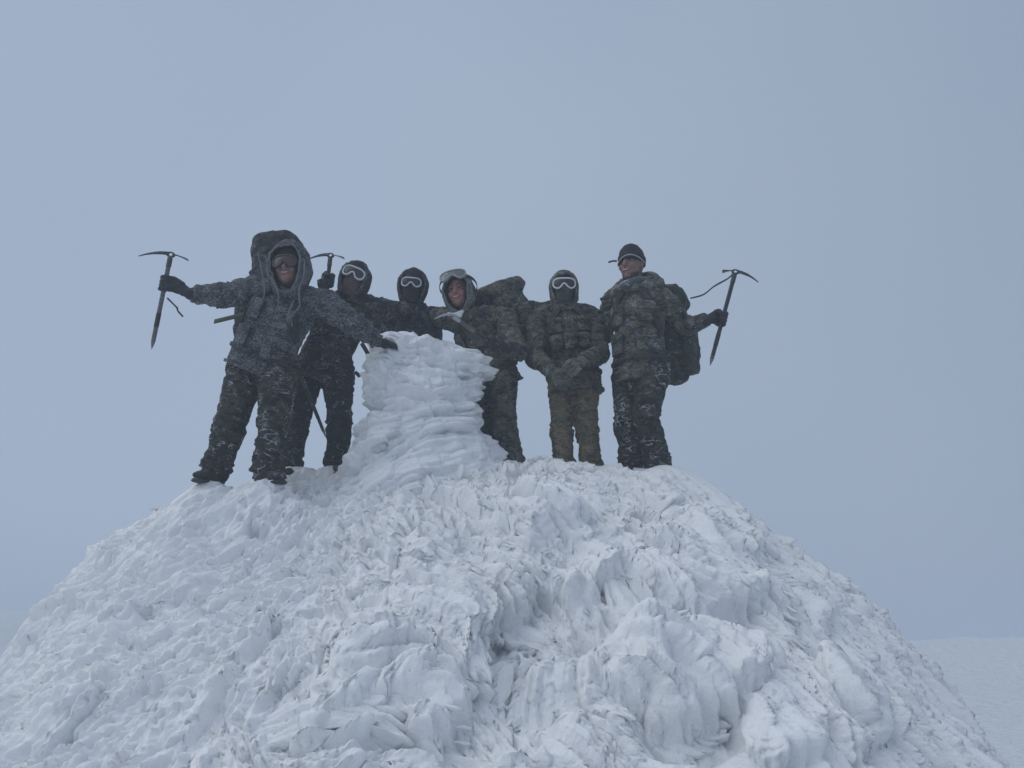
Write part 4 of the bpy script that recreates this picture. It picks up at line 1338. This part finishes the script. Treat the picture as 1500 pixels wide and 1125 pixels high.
# ---------------------------------------------------------------- rucksack
def backpack(base, up, back, w, d, h, mat, label, lid=True, pockets=True, extra=None, seed=0):
    up, back = unit(up), unit(back); back = unit(back - up * np.dot(back, up)); lat = np.cross(up, back)
    base = np.asarray(base, float)
    B = Parts('backpack', base, label, 'backpack', 'packs on their backs')
    def sq(c, rx, ry):
        return (c, lat, back, rx, ry)
    def box(c, rx, ry, h_, bulge=1.06, n=24, e=.55):
        a = np.linspace(0, 2 * math.pi, n, endpoint=False)
        x = np.sign(np.cos(a)) * np.abs(np.cos(a)) ** e; y = np.sign(np.sin(a)) * np.abs(np.sin(a)) ** e
        V = []
        zs = [(0, .72), (.04, .92), (.12, 1.0), (.35, bulge), (.65, bulge), (.88, 1.0), (.96, .92), (1, .72)]
        for z, k in zs: V.append(c + up * h_ * z + np.outer(x * rx * k, lat) + np.outer(y * ry * k, back))
        m = len(V); V = np.vstack(V + [c[None], (c + up * h_)[None]])
        F = [tuple(q) for q in grid_faces(m, n, True)]
        for k in range(n):
            F.append(((k + 1) % n, k, len(V) - 2)); F.append(((m - 1) * n + k, (m - 1) * n + (k + 1) % n, len(V) - 1))
        return V, F
    V, N, F = remesh([box(base, w, d, h)], .014, 3)
    V = V + N * (((1 - np.abs(2 * vnoise(V * (9, 9, 16), seed) - 1)) - .5) * .026)[:, None]
    body = B.add('pack_body', V, F, mat)
    if lid:
        V, N, F = remesh([box(base + up * h * .90 + back * .01, w * 1.05, d * 1.12, h * .26)], .013, 3)
        V = V + N * (((1 - np.abs(2 * vnoise(V * (12, 12, 14), seed + 5) - 1)) - .5) * .024)[:, None]
        ld = B.add('lid', V, F, mat)
        for k in (-.5, .5):
            x = lat * w * k
            pts = [base + up * h * 1.14 + x + back * d * .2, base + up * h * 1.08 + x + back * d * 1.15, base + up * h * .9 + x + back * d * 1.22, base + up * h * .6 + x + back * d * 1.12]
            B.add('lid_strap', *ribbon(pts, [up, back, back, back], .012, .004), M_STRAP, ld)
            B.add('buckle', *ball(pts[2] + back * .006 - up * .04, (lat, back, up), (.018, .008, .026), 10, 6), M_BUCKLE, ld)
    if pockets:
        for k in (-1, 1):
            V, N, F = remesh([box(base + lat * k * (w + .035) + up * h * .06, .055, d * .72, h * .6)], .013, 3)
            V = V + N * (((1 - np.abs(2 * vnoise(V * 14, seed + 8) - 1)) - .5) * .02)[:, None]
            B.add('side_pocket', V, F, mat)
    for z in (.28, .62):
        a = np.linspace(-.2, math.pi + .2, 14)
        pts = [base + up * h * z + lat * math.cos(q) * (w + .014) + back * math.sin(q) * (d * 1.08 + .012) for q in a]
        B.add('compression_strap', *ribbon(pts, [lat * math.cos(q) + back * math.sin(q) for q in a], .012, .004, 2), M_STRAP)
    return B

def shoulder_straps(K, B, t_low=.35, mat=None):
    """padded straps of rucksack K lying over the jacket of its wearer B"""
    for sg in (0, 1):
        A = [(t_low, 20), (.55, 38), (.74, 52), (.88, 58), (.985, 62), (1.03, 20), (.98, -42), (.86, -62)]
        if sg: A = [(t, 180 - a) for t, a in A]
        s = K.add('shoulder_strap', *body_ribbon(B, A, .030, .030, .009), mat or M_STRAP)
        bpt = B.surf(A[1][0], A[1][1], .046); n = unit(bpt - B.station(A[1][0])[0])
        K.add('buckle', *ball(bpt, (np.cross((0, 0, 1), n), n, np.array((0, 0, 1.0))), (.022, .008, .018), 10, 6), M_BUCKLE, s)
    K.add('hip_belt', *body_ribbon(B, [(-.04, 200), (-.05, 160), (-.06, 125), (-.06, 90), (-.06, 55), (-.05, 20), (-.04, -20)], .026, .016, .006), mat or M_STRAP)
    p = B.surf(-.06, 90, .042)
    K.add('buckle', *ball(p, (B.left, B.fwd, np.array((0, 0, 1.0))), (.035, .009, .024), 10, 6), M_BUCKLE)

# ---------------------------------------------------------------- ice axe
def ice_axe(H, S_, pick, label, shaft_mat, head_mat, lanyard=None, pick_len=.165, adze_len=.105, adze_up=None, adze_mat=None, curve=.055):
    """H = where head and shaft meet, S_ = spike tip, pick = direction of the pick"""
    H, S_ = np.asarray(H, float), np.asarray(S_, float)
    a = unit(H - S_); L = np.linalg.norm(H - S_)
    p = np.asarray(pick, float); p = unit(p - a * np.dot(p, a)); q = np.cross(a, p)
    B = Parts('ice_axe', S_, label, 'ice axe', 'ice axes of the climbers')
    st = [(S_ + a * z, p, q, rx, ry) for z, rx, ry in ((.055, .010, .007), (.06, .0145, .0105), (.12, .0150, .0108), (L * .5, .0152, .0110), (L - .06, .0155, .0110), (L - .012, .0155, .0105), (L - .004, .010, .008))]
    sh = B.add('shaft', *tube(st, 14), shaft_mat)
    B.add('grip_band', *tube([(S_ + a * z, p, q, .0168, .0124) for z in (.16, .17, .25, .26)], 14), M_BUCKLE, sh)
    B.add('collar', *tube([(H - a * z, p, q, .0180, .0130) for z in (.085, .08, .03, .02)], 14), head_mat, sh)
    # spike with its ferrule and lanyard hole
    B.add('spike', *tube([(S_ + a * z, p, q, rx, ry) for z, rx, ry in ((0, .001, .001), (.02, .006, .004), (.045, .0125, .006), (.07, .0150, .0112), (.075, .0156, .0114))], 12), M_STEEL)
    # head: eye plate with a hole
    n = 20
    t = np.linspace(0, 2 * math.pi, n, endpoint=False)
    rim = []
    for k, (ro, ri) in enumerate(((1, 0),)):
        pass
    out = [H + p * (math.cos(x) * .030) + a * (math.sin(x) * .021 + .004) for x in t]
    inn = [H + p * (math.cos(x) * .012) + a * (math.sin(x) * .011 + .006) for x in t]
    V = np.vstack([np.array(out) + q * .0055, np.array(inn) + q * .0055, np.array(out) - q * .0055, np.array(inn) - q * .0055])
    F = []
    for i in range(n):
        k = (i + 1) % n
        F += [(i, k, n + k, n + i), (2 * n + k, 2 * n + i, 3 * n + i, 3 * n + k), (k, i, 2 * n + i, 2 * n + k), (n + i, n + k, 3 * n + k, 3 * n + i)]
    B.add('eye', V, F, head_mat, None, False)
    # pick: drooping blade with teeth
    st = []
    m = 22
    for i in range(m):
        x = i / (m - 1)
        c = H + p * (.018 + pick_len * x) + a * (.010 - curve * x ** 1.9)
        d = unit(p - a * curve * 1.9 * x ** .9 / pick_len)
        hgt = .0135 * (1 - .72 * x ** 1.4) * (1 - .16 * (i % 2) * (x > .45))
        st.append((c, np.cross(d, q), q, hgt, .0040 * (1 - .5 * x)))
    B.add('pick', *tube(st, 8), head_mat)
    # adze: short flared blade across the shaft
    st = []
    for i in range(9):
        x = i / 8
        c = H - p * (.020 + adze_len * x) + a * (.009 - .022 * x ** 1.6)
        d = unit(-p - a * .022 * 1.6 * x ** .6 / adze_len)
        st.append((c, q, np.cross(d, q), .0065 + .024 * smooth(x, .2, .9), .0055 * (1 - .7 * x)))
    B.add('adze', *tube(st, 10), adze_mat or head_mat)
    if lanyard is not None:
        w = [np.array((random.uniform(-1, 1), random.uniform(-1, 1), random.uniform(-1, 1))) * .006 for _ in lanyard]
        B.add('lanyard', *limb([l + k for l, k in zip(lanyard, w)], [.0065, .0055, .007, .005, .0065, .006], 5, 8), M_STRAP)
    return B
# ================================================================ the six friends
# pixel and distance of each joint
p1 = dict(seed=1, jm=M_P1J, tm=M_P1T, yaw=-6, head_yaw=2, head_pitch=4, head_roll=4, hs=1.06, skin=M_SKIN2, body_voxel=.009, bulk=1.12,
    label='person at the left end in rime-greyed hooded jacket with arms spread wide',
    j=dict(pelvis=(388, 518, 5.36), chest=(424, 436, 5.27), head=(423, 397, 5.12), shR=(374, 426, 5.28), elR=(322, 433, 5.20), wrR=(284, 431, 5.12), shL=(476, 447, 5.22), elL=(518, 474, 5.22), wrL=(549, 497, 5.36),
           hipR=(364, 540, 5.38), knR=(337, 622, 5.30), ankR=(316, 692, 5.38), hipL=(409, 541, 5.34), knL=(401, 622, 5.20), ankL=(390, 692, 5.30)),
    toeL=(.75, -.65), toeR=(-.25, -.95),
    face=(False, True), beanie=True, beanie_low=.062,
    hood=dict(rad=(.152, .172, .192), open=(47, 40, 62), mat=M_HOODF, rough=.014, drop=.06, rim=.0075, uo=.040, tilt=.10))
p1['handR'] = ('grip', P(243, 416, 5.10), P(249, 376, 5.06) - P(222, 512, 5.14))
p1['handL'] = ('open', P(585, 512, 5.52) - P(549, 497, 5.36), np.array((.15, .1, -1.0)), .35)
p2 = dict(seed=2, jm=M_P2J, tm=M_P2T, yaw=-8, head_yaw=-4, head_pitch=2, head_roll=-14, hs=1.0,
    label='person second from the left with brown face mask and tilted white goggles',
    j=dict(pelvis=(474, 530, 6.0), chest=(512, 446, 5.97), head=(519, 411, 5.9), shR=(474, 452, 5.97), elR=(464, 474, 5.75), wrR=(474, 436, 5.70), shL=(551, 452, 6.0), elL=(588, 456, 6.22), wrL=(618, 452, 6.45),
           hipR=(450, 548, 6.0), knR=(434, 622, 5.92), ankR=(424, 688, 6.0), hipL=(496, 548, 6.03), knL=(497, 618, 5.98), ankL=(493, 685, 6.06)),
    toeL=(.3, -1), toeR=(.25, -1), mask=M_MASKB, beanie=True, beanie_low=.058,
    hood=dict(rad=(.128, .15, .15), open=(52, 62, 66), mat=M_P2J, rough=.008, drop=.06, rim=.011, rim_mat=M_HOODF))
p2['handR'] = ('grip', P(482, 410, 5.68), P(487, 380, 5.66) - P(476, 452, 5.72))
p2['handL'] = ('open', np.array((.6, .3, -.5)), np.array((0, -1, -.3)), .6)
p3 = dict(seed=3, jm=M_P3J, tm=M_P2T, yaw=0, head_yaw=-2, head_pitch=-6, head_roll=-4, hs=.98, bulk=.94,
    label='person behind the pillar in black face mask, black knit cap and white goggles',
    j=dict(pelvis=(608, 550, 6.42), chest=(610, 464, 6.36), head=(604, 421, 6.28), shR=(577, 468, 6.38), elR=(552, 476, 6.6), wrR=(530, 470, 6.7), shL=(645, 466, 6.38), elL=(668, 474, 6.6), wrL=(690, 470, 6.7),
           hipR=(590, 565, 6.42), knR=(586, 630, 6.38), ankR=(585, 690, 6.42), hipL=(628, 565, 6.42), knL=(630, 630, 6.38), ankL=(630, 690, 6.42)),
    mask=M_MASK, beanie=True, beanie_low=.04, beanie_tall=.02, beanie_s=1.04,
    hood=dict(rad=(.132, .14, .155), open=(58, 62, 78), mat=M_P3J, rough=.008, drop=.05, rim=.011, uo=.018, fo=-.03, rim_mat=M_HOODF))
p3['handR'] = ('open', np.array((-.6, .1, -.6)), np.array((0, -1, -.2)), .6)
p3['handL'] = ('open', np.array((.6, .1, -.6)), np.array((0, -1, -.2)), .6)
p4 = dict(seed=4, jm=M_P4J, tm=M_P4J, yaw=24, head_yaw=14, head_pitch=-2, head_roll=8, hs=1.03, body_voxel=.008,
    label='person leaning in right of the pillar, bare red face, grey goggles pushed up',
    j=dict(pelvis=(722, 540, 6.14), chest=(695, 465, 6.00), head=(672, 430, 5.88), shR=(660, 466, 6.12), elR=(632, 464, 6.36), wrR=(606, 458, 6.5), shL=(738, 468, 5.94), elL=(759, 514, 5.74), wrL=(741, 509, 5.52),
           hipR=(712, 556, 6.2), knR=(710, 620, 6.15), ankR=(712, 690, 6.22), hipL=(735, 554, 6.08), knL=(738, 618, 5.98), ankL=(753, 688, 6.1)),
    face=(True, True),
    hood=dict(rad=(.135, .15, .150), open=(50, 54, 70), mat=M_HOODM, rough=.010, drop=.05, rim=.009, uo=.016))
p4['handL'] = ('grip', P(721, 504, 5.44), P(660, 461, 5.16) - P(730, 511, 5.49))
p4['handR'] = ('open', np.array((-.7, .1, -.3)), np.array((0, -1, -.2)), .6)
p5 = dict(seed=5, jm=M_P5J, tm=M_P5T, yaw=0, head_yaw=2, head_pitch=-3, hs=1.03, gm=M_GLOVEC,
    label='person in brown camouflage trousers with gloved hands clasped in front',
    j=dict(pelvis=(840, 546, 6.0), chest=(829, 460, 5.98), head=(826, 425, 5.91), shR=(790, 466, 5.98), elR=(782, 522, 5.86), wrR=(806, 541, 5.66), shL=(866, 466, 5.98), elL=(878, 518, 5.86), wrL=(855, 529, 5.64),
           hipR=(823, 562, 6.0), knR=(822, 622, 5.95), ankR=(826, 686, 6.02), hipL=(858, 562, 6.0), knL=(859, 620, 5.93), ankL=(866, 686, 6.0)),
    leg_r=(.112, .100, .088, .086,   .080, .084), mask=M_MASKG, beanie=True, beanie_low=.05,
    hood=dict(rad=(.122, .146, .152), open=(58, 40, 80), mat=M_HOODM, rough=.008, drop=.05, rim=.010, rim_mat=M_HOODM))
p5['handR'] = ('open', P(828, 566, 5.60) - P(806, 541, 5.66), np.array((.3, .9, .1)), .9)
p5['handL'] = ('open', P(826, 546, 5.54) - P(855, 529, 5.64), np.array((-.2, .9, -.2)), 1.0)
p6 = dict(seed=6, jm=M_P6J, tm=M_P6T, yaw=30, head_yaw=36, head_pitch=0, hs=1.09, skin=M_SKIN2, body_voxel=.008,
    label='bearded person at the right end in a black knit cap, no hood up',
    j=dict(pelvis=(938, 528, 5.78), chest=(934, 432, 5.76), head=(925, 390, 5.70), shR=(900, 440, 5.86), elR=(886, 488, 6.04), wrR=(868, 500, 6.2), shL=(972, 440, 5.68), elL=(1004, 478, 5.78), wrL=(1032, 470, 5.60),
           hipR=(920, 545, 5.84), knR=(918, 616, 5.80), ankR=(926, 684, 5.88), hipL=(957, 543, 5.72), knL=(947, 608, 5.58), ankL=(965, 686, 5.72)),
    toeL=(.55, -.8), face=(True, True), beanie=True, beanie_low=.045, beanie_tall=.02, beanie_s=1.03)
p6['handL'] = ('grip', P(1057, 466, 5.55), P(1076, 400, 5.52) - P(1040, 536, 5.60), -1)
p6['handR'] = ('open', np.array((-.6, .3, -.5)), np.array((0, -1, -.3)), .6)

PEOPLE = [person(p) for p in (p1, p2, p3, p4, p5, p6)]
Q1, Q2, Q3, Q4, Q5, Q6 = PEOPLE

# goggles (worn, so they belong to their wearer)
def gog(B, S, s=1.0, **kw):
    goggles(B, B.j['head'], B.hax, S['hs'] * s, **kw)
gog(Q1, p1, frame=M_GOGK, lens=M_LENSA, up=.012, out=-.004)
gog(Q2, p2, 1.10, frame=M_GOGW, lens=M_LENS, up=.014, roll=-.12)
gog(Q3, p3, .98, frame=M_GOGW, lens=M_LENS, up=.004, out=.004)
gog(Q4, p4, frame=M_GOGG, lens=M_LENSG, up=.070, out=.035, tilt=.25, head_r=(.10, .108))
gog(Q5, p5, 1.03, frame=M_GOGW, lens=M_LENS, up=.008, out=.004)
# a pale rimed goggle strap twisted round the cap of the man on the right, its end sticking out
r_, f_, u_ = Q6.hax
hc = Q6.j['head']
st = []
for t in np.linspace(-2.0, 2.4, 26):
    st.append((hc + r_ * math.sin(t) * .101 + f_ * (math.cos(t) * .121 - .004) + u_ * (.030 + .016 * math.sin(t * 2.2 + .6)), u_, r_ * math.sin(t) + f_ * math.cos(t), .006, .005))
Q6.add('goggle_strap', *tube(st, 8), M_GOGG)
e_ = hc - r_ * .095 + f_ * .07 + u_ * .045
Q6.add('strap_end', *limb([e_, e_ - r_ * .03 + f_ * .01 + u_ * .004, e_ - r_ * .055 + f_ * .015], [.008, .007, .008], 3, 8), M_STRAP)

# stubble and beard of the man on the right
r_, f_, u_ = Q6.hax
hc = Q6.j['head']
V, N, F = remesh([tube([(hc + u_ * z + f_ * fo, r_, f_, rx, ry) for z, rx, ry, fo in ((-.130, .034, .044, .036), (-.115, .050, .058, .030), (-.098, .060, .066, .026), (-.082, .066, .064, .022), (-.066, .069, .050, .016))], 20)], .008, 1)
V = V + N * ((vnoise(V * 90, 4) - .5) * .010)[:, None]
Q6.add('beard', V, F, M_BEARD)

# iced drawcords and beard of rime on the front friend's hood
def cord(B, pts, r=.0036, mat=M_RIMFUR, name='drawcord'):
    V, F = limb(pts, [r, r * 1.5, r * 1.1, r * 1.7, r * 1.2, r], 5, 8)
    V = V + (vnoise(V * 70, 2)[:, None] - .5) * .006
    B.add(name, V, F, mat)
def S1(px, py, dy=0): return P(px, py, 5.02 + dy)
cord(Q1, [S1(378, 372), S1(383, 395, -.02), S1(387, 418), S1(386, 436), S1(372, 452, .02)])
cord(Q1, [S1(392, 380), S1(393, 402, -.02), S1(404, 420, -.02), S1(408, 438), S1(404, 458, .02)], .0042)
cord(Q1, [S1(446, 380), S1(445, 405, -.02), S1(438, 425, -.02), S1(438, 450), S1(426, 462, .02), S1(428, 478, .03)], .0042)
cord(Q1, [S1(430, 440), S1(424, 455, -.01), S1(421, 470)], .005)

# chest pockets, pouches
for t, a in ((.62, 62), (.62, 118)): pouch(Q1, t, a, .062, .075, .018, M_P1J)
for t, a in ((.12, 55), (.12, 125)): pouch(Q1, t, a, .075, .085, .018, M_P1J)
for t, a in ((.6, 60), (.6, 120)): pouch(Q2, t, a, .06, .07, .018, M_P2J)
for t, a in ((.62, 60), (.62, 120)): pouch(Q4, t, a, .06, .075, .018, M_P4J)
for t, a in ((.62, 58), (.62, 122)): pouch(Q6, t, a, .065, .08, .018, M_P6J)
for t, a in ((.2, 55), (.2, 125)): pouch(Q6, t, a, .07, .085, .02, M_P6J)
for t, a, w, h in ((.42, 62, .05, .06), (.42, 92, .05, .065), (.42, 122, .05, .06), (.70, 60, .055, .06), (.70, 120, .055, .06)): pouch(Q5, t, a, w, h, .032, M_P5J, 'pouch')
# radio and scarf knot, small straps
Q6.add('radio', *tube([(Q6.surf(.80, 122, .03) + np.array((0, 0, z)), Q6.left, Q6.fwd, .024 * k, .016 * k) for z, k in ((-.05, .8), (-.045, 1), (.045, 1), (.05, .8))], 10), M_BUCKLE)
Q6.add('scarf', *ring_tube(catmull([Q6.surf(1.12, a, .035) + np.array((0, 0, .02 * math.sin(math.radians(a * 2)))) for a in range(0, 360, 30)] + [Q6.surf(1.12, 0, .035)], 2)[:-1], .026, 10, 4, .5), simple_mat('grey_green_scarf', (.075, .085, .085), .95, 0, .3, 40, .6, .3, 70))
# hood lying down on the shoulders of the man on the right
V, N, F = remesh([limb([Q6.surf(1.04, 50, .05), Q6.surf(1.08, 0, .055), Q6.surf(1.12, -45, .06) + np.array((0, 0, .08)), Q6.surf(1.14, -90, .06) + np.array((0, 0, .10)), Q6.surf(1.12, -135, .06) + np.array((0, 0, .08)), Q6.surf(1.08, 180, .055), Q6.surf(1.04, 130, .05)], [.03, .05, .066, .075, .066, .05, .03], 5, 12)], .010, 2)
V = V + N * (((1 - np.abs(2 * vnoise(V * 22, 14) - 1)) - .5) * .03)[:, None]
Q6.add('hood', V, F, M_HOODM)
# knee straps / gaiters
for B, s in ((Q1, 'R'), (Q1, 'L'), (Q6, 'L'), (Q6, 'R')):
    k, n_ = B.j['kn' + s], B.j['ank' + s]
    c = n_ + (k - n_) * .22; d = unit(k - n_)
    lx = unit(np.cross(d, (0.2, 1, 0))); ly = np.cross(d, lx)
    B.add('gaiter_strap', *ring_tube([c + lx * math.cos(a) * .098 + ly * math.sin(a) * .098 for a in np.linspace(0, 2 * math.pi, 24, endpoint=False)], .009, 8), M_STRAP)
# loose strap ends beside the second friend's hip
for a, b, y, w in (((530, 503), (546, 533), 5.75, .016), ((520, 545), (527, 552), 5.8, .014)):
    p0, p1_ = P(*a, y), P(*b, y)
    Q2.add('strap_end', *ribbon([p0, (p0 + p1_) / 2 + np.array((.004, 0, 0)), p1_], [np.array((0, -1, 0))] * 3, w, .006), M_STRAP)

# ---------------------------------------------------------------- rucksacks
def worn(B, t0, gap, side, w, d, h, mat, label, **kw):
    c, la, fw, rx, ry = B.station(t0)
    u = unit(kw.pop('up', B.station(1)[0] - B.station(0)[0]))
    K = backpack(c - fw * (ry + d + gap) + la * side, u, -fw, w, d, h, mat, label, **kw)
    return K
K1 = worn(Q1, .19, .0, -.19, .165, .14, .80, M_PACKD, 'tall frosted rucksack on the back of the axe-waving friend at the left end', seed=1, up=(-.03, .12, 1))
shoulder_straps(K1, Q1)
a = P(368, 458, 5.40); b = P(314, 471, 5.44)
K1.add('strap_end', *ribbon([a, (a + b) / 2, b], [np.array((.2, -1, .5))] * 3, .026, .005), M_STRAPG)
K3 = worn(Q3, .2, .0, .03, .16, .10, .42, M_PACKP, 'small greyish rucksack showing over the shoulder of the black-masked friend', pockets=False, seed=3)
shoulder_straps(K3, Q3)
K4 = worn(Q4, .24, .0, .05, .20, .16, .47, M_PACKG, 'bulky green camouflage rucksack on the friend leaning in from the right of the pillar', seed=4)
shoulder_straps(K4, Q4)
K5 = worn(Q5, .40, .0, -.13, .17, .11, .42, M_PACKG, 'leaf-patterned rucksack behind the shoulder of the friend with clasped hands', pockets=False, seed=5)
shoulder_straps(K5, Q5)
K6 = worn(Q6, -.20, .0, .05, .185, .15, .66, M_PACKO, 'narrow olive rucksack on the back of the bare-faced friend at the right end', seed=6)
shoulder_straps(K6, Q6)
a = P(893, 437, 5.8); b = P(880, 438, 5.8)
K6.add('drinking_tube', *limb([P(898, 452, 5.72), P(895, 440, 5.74), a, b], [.007, .007, .008, .009], 4, 8), M_BUCKLE)
K6.add('strap_end', *limb([P(985, 548, 5.9), P(998, 556, 5.9), P(1008, 551, 5.9)], [.010, .008, .012], 4, 8), M_STRAP)
K6.add('ring', *ring_tube([P(977, 554, 5.86) + np.array((math.cos(t) * .022, 0, math.sin(t) * .022)) for t in np.linspace(0, 2 * math.pi, 18, endpoint=False)], .006, 8), M_BUCKLE)

# ---------------------------------------------------------------- ice axes
def axe(h, s, tip, label, sm, hm_, lan=None, **kw):
    H, S_ = P(*h), P(*s)
    return ice_axe(H, S_, P(*tip) - H, label, sm, hm_, None if lan is None else [P(*q) for q in lan], **kw)
axe((250, 374, 5.06), (222, 512, 5.14), (208, 374, 5.02), 'long ice axe raised at arm\'s length by the friend at the left end', M_SHAFTG, M_STEELD,
    [(246, 437, 5.08), (258, 449, 5.08), (261, 456, 5.07), (268, 464, 5.07)], adze_len=.10, pick_len=.185)
axe((484, 375, 5.66), (474, 470, 5.72), (440, 374, 5.66), 'ice axe raised behind the hooded friend in front, its pale adze turned out', M_SHAFT, M_STEELD, adze_len=.09, adze_mat=M_STEELF)
axe((440, 548, 5.68), (478, 642, 5.78), (424, 548, 5.55), 'ice axe hanging head up at the hip between the two left friends', M_SHAFT, M_STEELD,
    [(440, 548, 5.68), (436, 566, 5.67), (428, 578, 5.67), (418, 592, 5.67)])
axe((660, 461, 5.16), (732, 513, 5.50), (612, 469, 5.46), 'ice axe held slantwise over the pillar top by the red-faced friend', M_SHAFTG, M_STEELF, curve=.03, pick_len=.2)
axe((1077, 399, 5.52), (1040, 536, 5.60), (1114, 417, 5.48), 'ice axe held out on the far right with a slack lanyard', M_SHAFT, M_STEELD,
    [(1073, 401, 5.52), (1064, 408, 5.54), (1046, 420, 5.56), (1030, 430, 5.6), (1012, 436, 5.7)], adze_len=.075)
